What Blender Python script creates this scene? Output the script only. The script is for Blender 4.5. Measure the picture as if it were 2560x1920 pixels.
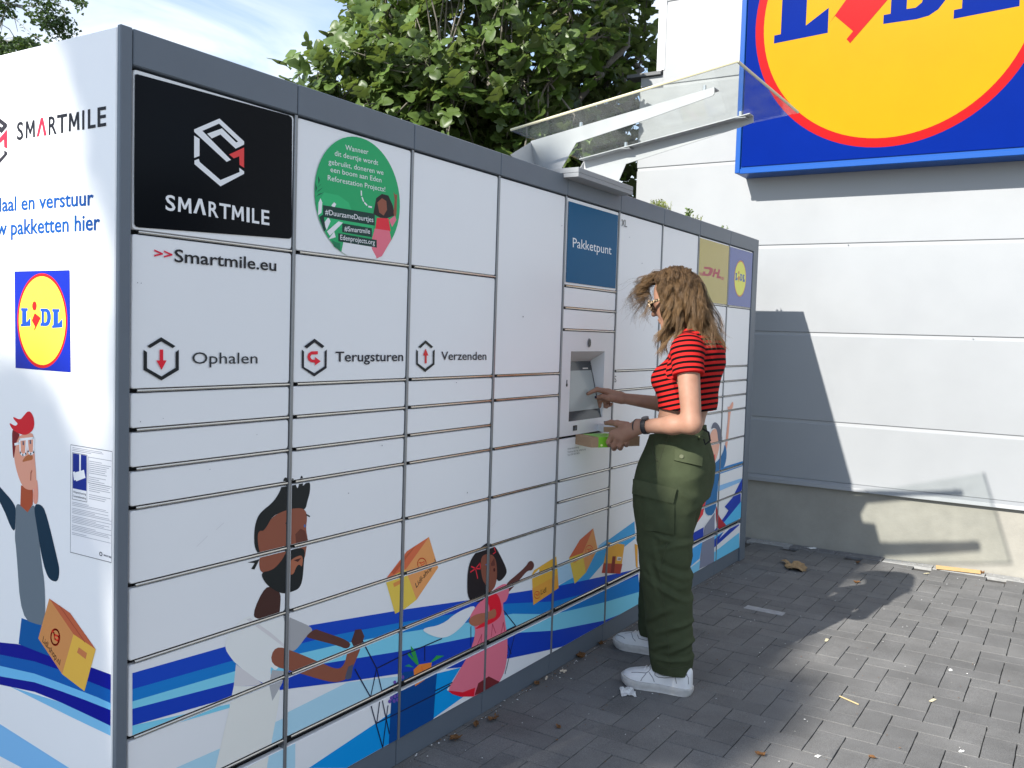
import bpy, bmesh, math, random
import numpy as np
from mathutils import Vector, Matrix, Euler, noise
from mathutils.bvhtree import BVHTree
for o in list(bpy.data.objects): bpy.data.objects.remove(o)
scn = bpy.context.scene
COL = scn.collection
R = math.radians
rng = random.Random(7)

# ------------------------------------------------------------------ camera
CAM = np.array([-1.28560, -1.83030, 1.41881])
CR = np.array([[0.5327812634, -0.8456837362, 0.0310345548],      # right
               [-0.0300919010, -0.0555821307, -0.9980005532],    # down
               [0.8457178033, 0.5307821069, -0.0550613491]])     # forward
FPX = 2286.5453                                                  # focal length in pixels of the 2560 px wide photograph
cd = bpy.data.cameras.new('camera'); cam = bpy.data.objects.new('camera', cd); COL.objects.link(cam)
cd.sensor_width = 36; cd.sensor_fit = 'HORIZONTAL'; cd.lens = FPX * 36 / 2560
cd.clip_start = 0.05; cd.clip_end = 3000
m3 = Matrix((CR[0], -CR[1], -CR[2])).transposed()
cam.matrix_world = Matrix.Translation(Vector(CAM)) @ m3.to_4x4()
scn.camera = cam

# ------------------------------------------------------------------ light
SUN = Vector((-1.0, 0.225, 0.69)).normalized()                    # towards the sun
EL = math.asin(SUN.z)
world = bpy.data.worlds.new('World'); scn.world = world; world.use_nodes = True
wn, wl = world.node_tree.nodes, world.node_tree.links
wn.clear()
out = wn.new('ShaderNodeOutputWorld'); bg = wn.new('ShaderNodeBackground')
sky = wn.new('ShaderNodeTexSky'); sky.sky_type = 'NISHITA'; sky.sun_disc = False
sky.sun_elevation = EL; sky.sun_rotation = math.atan2(SUN.x, SUN.y)
sky.air_density = 1.0; sky.dust_density = .3; sky.ozone_density = 3.2
# thin streaks of cirrus, the same over the whole sky
tc = wn.new('ShaderNodeTexCoord'); mp = wn.new('ShaderNodeMapping'); mp.inputs['Scale'].default_value = (1.6, 3.4, 7.0)
mp.inputs['Rotation'].default_value = (0.25, 0.3, 0.5)
nz = wn.new('ShaderNodeTexNoise'); nz.inputs['Scale'].default_value = 1.7; nz.inputs['Detail'].default_value = 7; nz.inputs['Roughness'].default_value = .55
nz.inputs['Distortion'].default_value = .6
rp = wn.new('ShaderNodeValToRGB'); rp.color_ramp.elements[0].position = .40; rp.color_ramp.elements[1].position = .70
rp.color_ramp.elements[0].color = (.10, .10, .10, 1); rp.color_ramp.elements[1].color = (.88, .88, .88, 1)
mx = wn.new('ShaderNodeMix'); mx.data_type = 'RGBA'; mx.inputs['B'].default_value = (5.4, 5.6, 5.9, 1)
wl.new(tc.outputs['Generated'], mp.inputs['Vector']); wl.new(mp.outputs['Vector'], nz.inputs['Vector'])
wl.new(nz.outputs['Fac'], rp.inputs['Fac']); wl.new(rp.outputs['Color'], mx.inputs['Factor'])
wl.new(sky.outputs['Color'], mx.inputs['A']); wl.new(mx.outputs['Result'], bg.inputs['Color'])
bg.inputs['Strength'].default_value = 0.115
wl.new(bg.outputs['Background'], out.inputs['Surface'])
sd = bpy.data.lights.new('sun', 'SUN'); sd.energy = 4.1; sd.angle = R(0.53); sd.color = (1.0, .955, .885)
so = bpy.data.objects.new('sun', sd); COL.objects.link(so)
so.rotation_euler = SUN.to_track_quat('Z', 'Y').to_euler(); so.location = (-6, 3, 8)
scn.view_settings.view_transform = 'Standard'; scn.view_settings.look = 'None'
scn.view_settings.gamma = 1; scn.view_settings.exposure = 1.08

# ------------------------------------------------------------------ photograph pixels to points on known planes
def ray(u, v): return CR.T @ np.array([(u - 1280) / FPX, (v - 960) / FPX, 1.0])
def onx(u, v, X): d = ray(u, v); return CAM + d * ((X - CAM[0]) / d[0])
def ony(u, v, Y): d = ray(u, v); return CAM + d * ((Y - CAM[1]) / d[1])
def onz(u, v, Z=0.0): d = ray(u, v); return CAM + d * ((Z - CAM[2]) / d[2])
def proj(P): q = CR @ (np.asarray(P, float) - CAM); return 1280 + FPX * q[0] / q[2], 960 + FPX * q[1] / q[2], q[2]
def zoomed(u0, v0, k): return lambda pts: [(u0 + x / k, v0 + y / k) for x, y in pts]
c1 = zoomed(0, 0, 2.765); c2 = zoomed(0, 600, 2.765); c3 = zoomed(0, 1200, 2.304)
c4 = zoomed(700, 0, 2.765); c5 = zoomed(700, 600, 2.765); c6 = zoomed(700, 1200, 2.304)
p1 = zoomed(1350, 400, 3.6867); p2 = zoomed(1350, 800, 3.6867); p3 = zoomed(1350, 1250, 3.0167)
d1 = zoomed(1260, 130, 2.9105); z7 = zoomed(1760, 1200, 2.304)

# ------------------------------------------------------------------ materials
def lin(c): c /= 255.0; return c / 12.92 if c <= .04045 else ((c + .055) / 1.055) ** 2.4
def rgb(r, g, b): return (lin(r), lin(g), lin(b))
MATS = {}
def material(name, color, rough=.5, metal=0.0, spec=.5, vary=0.0, vscale=6.0, bump=0.0, bscale=200.0, coat=0.0, trans=0.0, ior=1.45, sub=0.0, rvary=0.0):
    if name in MATS: return MATS[name]
    m = bpy.data.materials.new(name); m.use_nodes = True
    n, l = m.node_tree.nodes, m.node_tree.links
    b = n['Principled BSDF']
    b.inputs['Base Color'].default_value = (*color, 1); b.inputs['Roughness'].default_value = rough
    b.inputs['Metallic'].default_value = metal; b.inputs['Specular IOR Level'].default_value = spec
    b.inputs['Coat Weight'].default_value = coat; b.inputs['Coat Roughness'].default_value = .08
    b.inputs['Transmission Weight'].default_value = trans; b.inputs['IOR'].default_value = ior
    if sub: b.inputs['Subsurface Weight'].default_value = sub; b.inputs['Subsurface Radius'].default_value = (.012, .005, .003); b.inputs['Subsurface Scale'].default_value = .4
    if vary or bump or rvary:
        tcn = n.new('ShaderNodeTexCoord')
    if vary or rvary:
        t = n.new('ShaderNodeTexNoise'); t.inputs['Scale'].default_value = vscale; t.inputs['Detail'].default_value = 8; t.inputs['Roughness'].default_value = .62
        l.new(tcn.outputs['Object'], t.inputs['Vector'])
    if vary:
        mr = n.new('ShaderNodeMapRange'); mr.inputs['From Min'].default_value = .25; mr.inputs['From Max'].default_value = .75
        mr.inputs['To Min'].default_value = 1 - vary; mr.inputs['To Max'].default_value = 1 + vary
        l.new(t.outputs['Fac'], mr.inputs['Value'])
        vm = n.new('ShaderNodeVectorMath'); vm.operation = 'SCALE'; vm.inputs[0].default_value = color
        l.new(mr.outputs['Result'], vm.inputs['Scale']); l.new(vm.outputs['Vector'], b.inputs['Base Color'])
    if rvary:
        mr2 = n.new('ShaderNodeMapRange'); mr2.inputs['From Min'].default_value = .3; mr2.inputs['From Max'].default_value = .7
        mr2.inputs['To Min'].default_value = max(.02, rough - rvary); mr2.inputs['To Max'].default_value = rough + rvary
        l.new(t.outputs['Fac'], mr2.inputs['Value']); l.new(mr2.outputs['Result'], b.inputs['Roughness'])
    if bump:
        t2 = n.new('ShaderNodeTexNoise'); t2.inputs['Scale'].default_value = bscale; t2.inputs['Detail'].default_value = 5
        l.new(tcn.outputs['Object'], t2.inputs['Vector'])
        bp = n.new('ShaderNodeBump'); bp.inputs['Strength'].default_value = bump; bp.inputs['Distance'].default_value = .002
        l.new(t2.outputs['Fac'], bp.inputs['Height']); l.new(bp.outputs['Normal'], b.inputs['Normal'])
    MATS[name] = m
    return m
def ink(r, g, b):
    """printed vinyl seen in the shade of the photograph, turned back into its own colour"""
    c = (min(.85, lin(r) * 1.5), min(.85, lin(g) * 1.33), min(.85, lin(b) * 1.15))
    return material('vinyl_%d_%d_%d' % (r, g, b), c, rough=.38, spec=.28)

# ------------------------------------------------------------------ mesh helpers
def tag(o, label, cat, group=None, kind=None):
    if label: o['label'] = label
    if cat: o['category'] = cat
    if group: o['group'] = group
    if kind: o['kind'] = kind
    return o
def empty(name, loc, label=None, cat=None, group=None, kind=None):
    e = bpy.data.objects.new(name, None); e.location = loc; e.empty_display_size = .1; COL.objects.link(e)
    return tag(e, label, cat, group, kind)
def gpos(o):
    p = Vector(o.location)
    while o.parent: o = o.parent; p = p + Vector(o.location)
    return p
def link(name, me, parent=None, loc=None):
    o = bpy.data.objects.new(name, me); COL.objects.link(o)
    if loc is not None: o.location = loc
    if parent is not None: o.parent = parent
    return o
def mesh(name, verts, faces, mats, parent=None, smooth=False, mi=None, origin=None, auto=None):
    """verts in world coordinates; the object sits at `origin` (default: parent's place)"""
    base = gpos(parent) if parent is not None else Vector((0, 0, 0))
    org = Vector(origin) if origin is not None else base
    V = np.asarray([tuple(v) for v in verts], float) - np.array(org)
    me = bpy.data.meshes.new(name); me.from_pydata(V.tolist(), [], [list(map(int, f)) for f in faces])
    for mt in (mats if isinstance(mats, (list, tuple)) else [mats]): me.materials.append(mt)
    if mi is not None: me.polygons.foreach_set('material_index', list(map(int, mi)))
    me.validate(); me.update()
    if smooth: me.polygons.foreach_set('use_smooth', [True] * len(me.polygons))
    if auto is not None: me.set_sharp_from_angle(angle=R(auto))
    return link(name, me, parent, org - base)
class MB:
    def __init__(s): s.v = []; s.f = []; s.mi = []
    def add(s, v, f, mi=0):
        o = len(s.v); s.v += [tuple(map(float, a)) for a in v]; s.f += [[i + o for i in a] for a in f]; s.mi += [mi] * len(f); return s
    def box(s, a, b, mi=0, bev=0.0):
        (x0, y0, z0), (x1, y1, z1) = a, b
        if bev <= 0:
            v = [(x, y, z) for z in (z0, z1) for y in (y0, y1) for x in (x0, x1)]
            return s.add(v, [(0, 2, 3, 1), (4, 5, 7, 6), (0, 1, 5, 4), (2, 6, 7, 3), (0, 4, 6, 2), (1, 3, 7, 5)], mi)
        bm = bmesh.new(); bmesh.ops.create_cube(bm, size=1)
        for v in bm.verts: v.co = Vector(((x0 + x1) / 2 + v.co.x * (x1 - x0), (y0 + y1) / 2 + v.co.y * (y1 - y0), (z0 + z1) / 2 + v.co.z * (z1 - z0)))
        bmesh.ops.bevel(bm, geom=bm.edges[:], offset=bev, segments=1, affect='EDGES')
        bm.verts.index_update()
        s.add([v.co for v in bm.verts], [[v.index for v in f.verts] for f in bm.faces], mi); bm.free(); return s
    def prism(s, poly, d, mi=0):
        """poly: 3D loop, extruded by vector d"""
        n = len(poly); P = [np.array(p, float) for p in poly]; d = np.array(d, float)
        nrm = sum((np.cross(P[i] - P[0], P[(i + 1) % n] - P[0]) for i in range(n)), np.zeros(3))
        if nrm @ d > 0: P = P[::-1]
        v = P + [p + d for p in P]
        f = [list(range(n)), list(range(2 * n - 1, n - 1, -1))] + [[i, n + i, n + (i + 1) % n, (i + 1) % n] for i in range(n)]
        return s.add(v, f, mi)
    def tube(s, pts, rad, n=8, mi=0, cap=True):
        P = [Vector(p) for p in pts]; m = len(P)
        rad = rad if isinstance(rad, (list, tuple, np.ndarray)) else [rad] * m
        up = Vector((0, 0, 1)); v = []
        t0 = (P[1] - P[0]).normalized()
        a = t0.cross(up if abs(t0.z) < .9 else Vector((1, 0, 0))).normalized()
        for i in range(m):
            t = (P[min(i + 1, m - 1)] - P[max(i - 1, 0)]).normalized()
            a = (a - t * a.dot(t)).normalized(); b = t.cross(a)
            v += [P[i] + (a * math.cos(2 * math.pi * j / n) + b * math.sin(2 * math.pi * j / n)) * rad[i] for j in range(n)]
        f = [[i * n + j, i * n + (j + 1) % n, (i + 1) * n + (j + 1) % n, (i + 1) * n + j] for i in range(m - 1) for j in range(n)]
        if cap: f += [list(range(n - 1, -1, -1)), list(range((m - 1) * n, m * n))]
        return s.add(v, f, mi)
    def build(s, name, mats, parent=None, **k): return mesh(name, s.v, s.f, mats, parent, mi=s.mi, **k)
def ell(cx, cy, rx, ry, n=40, a0=0, a1=2 * math.pi):
    return [(cx + rx * math.cos(a0 + (a1 - a0) * i / n), cy + ry * math.sin(a0 + (a1 - a0) * i / n)) for i in range(n)]
def stroke(pts, w, closed=False):
    """outline polygons (one quad a segment) of a polyline in plane coordinates"""
    out = []; P = [np.array(p, float) for p in pts]
    if closed: P.append(P[0])
    for a, b in zip(P[:-1], P[1:]):
        t = b - a; L = np.hypot(*t)
        if L < 1e-9: continue
        t /= L; n = np.array([-t[1], t[0]]) * w / 2; e = t * w * .35
        out.append([tuple(a - e + n), tuple(a - e - n), tuple(b + e - n), tuple(b + e + n)])
    return out
def clip(poly, x0, x1, y0, y1):
    for ax, lim, sg in ((0, x0, 1), (0, x1, -1), (1, y0, 1), (1, y1, -1)):
        if not poly: return []
        o = []
        for i in range(len(poly)):
            a, b = poly[i - 1], poly[i]; da, db = sg * (a[ax] - lim), sg * (b[ax] - lim)
            if (da >= 0) != (db >= 0):
                t = da / (da - db); o.append((a[0] + (b[0] - a[0]) * t, a[1] + (b[1] - a[1]) * t))
            if db >= 0: o.append(b)
        poly = o
    q = [p for i, p in enumerate(poly) if math.hypot(p[0] - poly[i - 1][0], p[1] - poly[i - 1][1]) > 1e-6]
    if len(q) < 3: return []
    ar = sum(q[i - 1][0] * q[i][1] - q[i][0] * q[i - 1][1] for i in range(len(q))) / 2
    return q if abs(ar) > 1e-9 else []
_txt = {}
def textpolys(s, weight=0.0, space=1.0):
    k = (s, weight, space)
    if k not in _txt:
        c = bpy.data.curves.new('t', 'FONT'); c.body = s; c.size = 1; c.offset = weight; c.resolution_u = 3; c.space_character = space
        o = bpy.data.objects.new('t', c); COL.objects.link(o)
        me = bpy.data.meshes.new_from_object(o.evaluated_get(bpy.context.evaluated_depsgraph_get()))
        _txt[k] = ([(v.co.x, v.co.y) for v in me.vertices], [list(p.vertices) for p in me.polygons])
        bpy.data.objects.remove(o); bpy.data.curves.remove(c); bpy.data.meshes.remove(me)
    return _txt[k]
def CAP():
    v, f = textpolys('H'); return max(y for x, y in v)
def textshape(s, O, Rr, T, weight=0.0, space=1.0):
    """the ink of s: baseline start O, baseline end Rr, cap height point T above O (all plane coordinates)"""
    v, f = textpolys(s, weight, space); ch = CAP()
    x0 = min(a[0] for a in v); x1 = max(a[0] for a in v)
    O, Rr, T = (np.array(a, float) for a in (O, Rr, T))
    pt = [tuple(O + (a[0] - x0) / (x1 - x0) * (Rr - O) + a[1] / ch * (T - O)) for a in v]
    return [[pt[i] for i in g] for g in f]

# ================================================================== GROUND AND PAVEMENT
WX = 5.16869                                   # plane of the shop wall
G = material('joint_sand', (.055, .052, .048), rough=.95, vary=.4, vscale=30, bump=.6, bscale=150)
gr = MB().add([(-400, -400, -.012), (400, -400, -.012), (400, 400, -.012), (-400, 400, -.012)], [(0, 1, 2, 3)]).build('ground', G)
bounce = MB().add([(-400, -400, -.004), (400, -400, -.004), (400, -5.95, -.004), (-400, -5.95, -.004)], [(0, 1, 2, 3)]).add([(-400, -5.95, -.004), (-5.0, -5.95, -.004), (-5.0, 400, -.004), (-400, 400, -.004)], [(0, 1, 2, 3)]).build('bounce_ground', material('bounce_pale', (.27, .265, .25), rough=.9, vary=.15, vscale=2))  # unseen pale sheet, added to bounce sunlight onto the locker doors
tag(bounce, 'unseen pale ground sheet added beyond the paving to bounce light onto the doors', None, kind='structure')
tag(gr, 'dark sandy ground under and around the paving', None, kind='structure')

def paver_material():
    m = bpy.data.materials.new('concrete_paver'); m.use_nodes = True; n, l = m.node_tree.nodes, m.node_tree.links
    b = n['Principled BSDF']; b.inputs['Roughness'].default_value = .92; b.inputs['Specular IOR Level'].default_value = .08
    geo = n.new('ShaderNodeNewGeometry'); oi = n.new('ShaderNodeObjectInfo'); tcn = n.new('ShaderNodeTexCoord')
    ad = n.new('ShaderNodeMath'); ad.operation = 'ADD'; l.new(geo.outputs['Random Per Island'], ad.inputs[0]); l.new(oi.outputs['Random'], ad.inputs[1])
    fr = n.new('ShaderNodeMath'); fr.operation = 'FRACT'; l.new(ad.outputs[0], fr.inputs[0])
    rp = n.new('ShaderNodeValToRGB'); e = rp.color_ramp.elements
    e[0].color = (.138, .137, .134, 1); e[1].color = (.164, .162, .157, 1)
    k = e.new(.45); k.color = (.150, .149, .146, 1)
    l.new(fr.outputs[0], rp.inputs['Fac'])
    # fine grit in the concrete (world position so every paver is different)
    t = n.new('ShaderNodeTexNoise'); t.inputs['Scale'].default_value = 420; t.inputs['Detail'].default_value = 4; l.new(geo.outputs['Position'], t.inputs['Vector'])
    mr = n.new('ShaderNodeMapRange'); mr.inputs['From Min'].default_value = .3; mr.inputs['From Max'].default_value = .7; mr.inputs['To Min'].default_value = .62; mr.inputs['To Max'].default_value = 1.42
    l.new(t.outputs['Fac'], mr.inputs['Value'])
    # broad grime
    t2 = n.new('ShaderNodeTexNoise'); t2.inputs['Scale'].default_value = 3.2; t2.inputs['Detail'].default_value = 9; t2.inputs['Roughness'].default_value = .68; l.new(geo.outputs['Position'], t2.inputs['Vector'])
    mr2 = n.new('ShaderNodeMapRange'); mr2.inputs['From Min'].default_value = .3; mr2.inputs['From Max'].default_value = .7; mr2.inputs['To Min'].default_value = .78; mr2.inputs['To Max'].default_value = 1.18
    l.new(t2.outputs['Fac'], mr2.inputs['Value'])
    mu = n.new('ShaderNodeMath'); mu.operation = 'MULTIPLY'; l.new(mr.outputs[0], mu.inputs[0]); l.new(mr2.outputs[0], mu.inputs[1])
    vm = n.new('ShaderNodeVectorMath'); vm.operation = 'SCALE'; l.new(rp.outputs['Color'], vm.inputs[0]); l.new(mu.outputs[0], vm.inputs['Scale'])
    # chewing gum spots and pale specks
    vo = n.new('ShaderNodeTexVoronoi'); vo.inputs['Scale'].default_value = 9; l.new(geo.outputs['Position'], vo.inputs['Vector'])
    cm = n.new('ShaderNodeMath'); cm.operation = 'LESS_THAN'; cm.inputs[1].default_value = .035; l.new(vo.outputs['Distance'], cm.inputs[0])
    mxc = n.new('ShaderNodeMix'); mxc.data_type = 'RGBA'; mxc.inputs['B'].default_value = (.30, .29, .27, 1)
    l.new(cm.outputs[0], mxc.inputs['Factor']); l.new(vm.outputs['Vector'], mxc.inputs['A']); l.new(mxc.outputs['Result'], b.inputs['Base Color'])
    bp = n.new('ShaderNodeBump'); bp.inputs['Strength'].default_value = .55; bp.inputs['Distance'].default_value = .0015
    l.new(t.outputs['Fac'], bp.inputs['Height']); l.new(bp.outputs['Normal'], b.inputs['Normal'])
    return m
PAV = paver_material()
def paver_mesh(name, lx, ly, mat, seed=0, h=.05):
    rr = random.Random(seed); g = .0017; b = .0013
    def ring(ins, z): return [(-lx / 2 + g + ins, -ly / 2 + g + ins, z), (lx / 2 - g - ins, -ly / 2 + g + ins, z), (lx / 2 - g - ins, ly / 2 - g - ins, z), (-lx / 2 + g + ins, ly / 2 - g - ins, z)]
    # wobbly edges: three points a side
    def loop(ins, z):
        q = ring(ins, z); o = []
        for i in range(4):
            a, c = np.array(q[i]), np.array(q[(i + 1) % 4])
            for t in (0, .35, .7): 
                p = a + (c - a) * t; o.append(p)
        return o
    jit = [(rr.uniform(-.0009, .0009), rr.uniform(-.0009, .0009)) for i in range(12)]
    V = []
    for ins, z in ((0, -h), (0, -b), (b * .8, 0)):
        V += [(p[0] + j[0], p[1] + j[1], z) for p, j in zip(loop(ins, z), jit)]
    F = [[12 * k + i, 12 * k + (i + 1) % 12, 12 * k + 12 + (i + 1) % 12, 12 * k + 12 + i] for k in (0, 1) for i in range(12)] + [list(range(24, 36))]
    me = bpy.data.meshes.new(name); me.from_pydata([tuple(map(float, v)) for v in V], [], F); me.materials.append(mat); me.update()
    return me
pave = empty('pavement', (0, 0, 0), 'grey concrete block paving laid in herringbone', None, kind='structure')
CELL = .105
PM = {('h', i): paver_mesh('paver', 2 * CELL, CELL, PAV, i) for i in range(4)}
PM.update({('v', i): paver_mesh('paver', CELL, 2 * CELL, PAV, i + 9) for i in range(4)})
pavs = []
OX, OY = 2.118, -1.378
for i in range(-75, 30):
    for j in range(-60, 15):
        t = (i - j) % 4
        if t == 0: c = (OX + (i + 1) * CELL, OY + (j + .5) * CELL, 'h')
        elif t == 3: c = (OX + (i + .5) * CELL, OY + (j + 1) * CELL, 'v')
        else: continue
        hx, hy = (CELL, CELL / 2) if c[2] == 'h' else (CELL / 2, CELL)
        if c[0] > WX - .13 or c[0] < -5 or c[1] < -6: continue
        if c[1] > .12 and c[0] > .1: continue
        if c[1] > 1.2: continue
        pavs.append((c[0], c[1], c[2], 0))
vis = []
for k, q in enumerate(pavs):
    d = np.array([q[0], q[1], 0]) - CAM
    if (CR[2] @ d) > .3:
        u, v, w = proj((q[0], q[1], 0))
        if 500 < u < 2600 and v < 1960 and q[1] < .02: vis.append((1 / w ** 3, k))
vis.sort(reverse=True); near = {k for a, k in vis[:288]}
rest = MB()
for k, (x, y, o, r_) in enumerate(pavs):
    rr = random.Random(k * 7 + 1)
    me = PM[(o, rr.randrange(4))]; dz = rr.gauss(0, .0006); rx, ry, rz = rr.gauss(0, .0028), rr.gauss(0, .0028), rr.gauss(0, .004)
    if k in near:
        ob = link('paver', me, pave, (x, y, dz)); ob.rotation_euler = (rx, ry, rz)
    else:
        M4 = Matrix.Translation((x, y, dz)) @ Euler((rx, ry, rz)).to_matrix().to_4x4()
        rest.add([M4 @ v.co for v in me.vertices], [list(p.vertices) for p in me.polygons])
tag(rest.build('paver_field', PAV, pave), None, None, kind='stuff')
# a pale strip of edge stones along the wall, one light paver let into the herringbone
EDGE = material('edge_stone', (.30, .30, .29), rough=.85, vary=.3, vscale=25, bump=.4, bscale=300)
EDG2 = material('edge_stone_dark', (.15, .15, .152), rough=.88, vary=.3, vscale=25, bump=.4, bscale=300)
for sc_, em in ((.25, EDGE), (.25, EDG2)):
    pass
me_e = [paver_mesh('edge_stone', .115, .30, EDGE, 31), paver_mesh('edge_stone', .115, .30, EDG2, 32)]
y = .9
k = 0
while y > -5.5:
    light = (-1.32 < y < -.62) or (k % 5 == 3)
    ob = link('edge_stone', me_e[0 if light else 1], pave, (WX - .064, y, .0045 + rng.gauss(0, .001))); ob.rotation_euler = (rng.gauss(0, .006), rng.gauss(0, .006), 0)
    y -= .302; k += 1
LP = material('pale_paver', (.30, .305, .31), rough=.8, vary=.25, vscale=30, bump=.3, bscale=400)
P = onz(*z7([(348, 752)])[0])
ob = link('paver', paver_mesh('pale_paver', .21, .07, LP, 77), pave, (P[0], P[1], .0022)); ob.rotation_euler = (0, 0, R(88) - R(90) + R(90))

# ================================================================== SHOP BUILDING
bld = empty('shop_building', (WX, -1.5, 0), 'white shop wall of long horizontal metal panels on a grey concrete plinth', 'building')
PAN = material('white_cladding', (.290, .302, .312), rough=.42, vary=.04, vscale=1.6, bump=.2, bscale=14, rvary=.1)
CON = material('concrete_plinth', (.300, .288, .252), rough=.9, vary=.12, vscale=5, bump=.5, bscale=90)
STEEL = material('flashing_steel', (.30, .31, .32), rough=.4, metal=.25)
DARK = material('dark_gap', (.03, .032, .035), rough=.8)
TRIM = material('trim_grey', (.34, .35, .36), rough=.5)
zs = [2.0868 + .60738 * i for i in range(-3, 8)]
zs[0] = .47
mc = material('wall_core', (.10, .10, .105), rough=.9)
MB().box((WX + .02, -6.0, 0), (WX + .30, 1.12, 3.38)).build('wall_core', mc, bld)
MB().box((WX + .052, -6.0, 3.39), (WX + .30, .96, 6.3)).build('wall_core', mc, bld)
MB().box((WX + .03, 1.12, 0), (WX + 6, 1.14, 3.4)).build('wall_return', mc, bld)
for i in range(len(zs) - 1):
    z0, z1 = zs[i] + (.011 if i else 0), zs[i + 1] - .011
    yl = 1.157 if zs[i] < 3.2 else .974
    b = MB()
    if zs[i] < 3.2 < zs[i + 1] + .05: pass
    b.box((WX, -6.0, z0), (WX + .05, yl, z1), bev=.004)
    b.build('wall_panel', PAN, bld)
    if i: MB().box((WX + .008, -6.0, zs[i] - .0115), (WX + .045, yl - .004, zs[i] + .0115)).build('joint_profile', TRIM, bld)
# step at the upper storey: stub of wall, dark capping and a corner trim
MB().box((WX + .01, .974, 3.313), (WX + .05, 1.157, 3.386), bev=.003).build('wall_panel', PAN, bld)
MB().box((WX - .02, .985, 3.388), (WX + .12, 1.26, 3.412)).build('capping', material('capping_dark', (.10, .105, .11), rough=.5), bld)
MB().box((WX - .006, .962, 3.42), (WX + .05, .992, 6.25)).build('corner_trim', material('trim_white', (.58, .59, .60), rough=.45), bld)
MB().box((WX + .02, .994, 3.42), (WX + .10, 1.035, 6.25)).build('corner_return', material('return_grey', (.55, .56, .57), rough=.5), bld)
b = MB(); b.prism([(WX - .005, -6, .470), (WX - .03, -6, .452), (WX - .034, -6, .428), (WX + .04, -6, .424), (WX + .04, -6, .470)], (0, 7.15, 0)); b.build('flashing', STEEL, bld)
b = MB(); b.box((WX + .004, -6, -.05), (WX + .25, 1.15, .423)); b.build('plinth', CON, bld)
for yy, zz in ((-.30, 1.06), (-.42, 2.089), (-1.21, 1.478), (-.62, .435), (.985, 3.47)):
    MB().tube([(WX - .004, yy, zz), (WX + .006, yy, zz)], .004, 8).build('rivet', STEEL, bld)

# ================================================================== SHOP SIGN
SX = WX - .225
sgn = empty('shop_sign', (SX, -.662, 2.573), 'large blue square shop sign with yellow disc, red ring and lettering on white wall', 'sign')
SB = material('sign_blue', (.0002, .013, .165), rough=.3, spec=.03, vary=.06, vscale=3)
SBF = material('sign_blue_edge', (.006, .07, .30), rough=.35, spec=.2)
SY = material('sign_yellow', (.40, .215, .001), rough=.3, spec=.08, vary=.05, vscale=2)
SR = material('sign_red', (.33, .004, .006), rough=.3, spec=.08)
yl, yr = .303, -1.628; zb, zt = 2.573, 4.51
MB().box((SX + .012, yr, zb), (WX - .002, yl, zt)).build('box', SBF, sgn)
MB().box((SX + .004, yr + .035, zb + .045), (SX + .0119, yl - .035, zt - .04)).build('face', SB, sgn)
fr = MB()
for a, c in (((SX - .008, yl - .028, zb), (SX + .0118, yl + .006, zt)), ((SX - .008, yr - .006, zb), (SX + .0118, yr + .028, zt)), ((SX - .008, yr + .0285, zb - .006), (SX + .0118, yl - .0285, zb + .028)), ((SX - .008, yr + .0285, zt - .03), (SX + .0118, yl - .0285, zt + .005))):
    fr.box(a, c, bev=.003)
fr.build('frame', SBF, sgn)
# the emblem in a unit disc (x right, y up); used on the sign, the side panel and a locker door
LOGO_L = [(-.85, -.141), (-.85, -.08), (-.80, -.077), (-.80, .20), (-.845, .20), (-.845, .262), (-.56, .262), (-.56, .20), (-.612, .20), (-.612, -.04), (-.448, .067), (-.446, -.118)]
LOGO_D = [(-.054, -.112), (-.054, -.048), (-.007, -.046), (-.007, .20), (-.054, .20), (-.054, .262), (.19, .262), (.27, .245), (.335, .195), (.368, .13), (.374, .06), (.352, -.01), (.31, -.065), (.25, -.1), (.17, -.112)]
LOGO_DC = [(.10, -.03), (.16, -.03), (.20, .0), (.215, .06), (.21, .14), (.18, .185), (.10, .19)]
LOGO_L2 = [(x + 1.262, y - .006) for x, y in LOGO_L]
LOGO_I = [(-.442, -.055), (-.28, .165), (-.03, .06), (-.155, -.08), (-.28, -.217), (-.307, -.185), (-.263, -.133), (-.399, 0)]
def on_wall(poly, r, cx, cz, x): return [(x, cx - px * r, cz + py * r) for px, py in poly]
def emblem(parent, place, mats, sub='emblem', step=.0006, lift=None):
    """place(x, y, layer) -> point; red disc, yellow disc, letters"""
    b = MB()
    def put(poly, k, mi): b.add([place(x, y, k) for x, y in poly], [list(range(len(poly)))], mi)
    put(ell(0, 0, 1, 1, 96), 0, 0); put(ell(0, 0, .934, .934, 96), 1, 1)
    for L in (LOGO_L, LOGO_D, LOGO_L2): put(L, 2, 2)
    put(LOGO_DC, 3, 1); put(LOGO_I, 4, 0); put(ell(-.29, .31, .095, .10, 28), 4, 0)
    return b
b = emblem(None, lambda x, y, k: (SX + .0036 - k * .0006, -.662 - x * .872, 3.550 + y * .872), None)
b.build('emblem', [SR, SY, SB], sgn)

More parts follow.
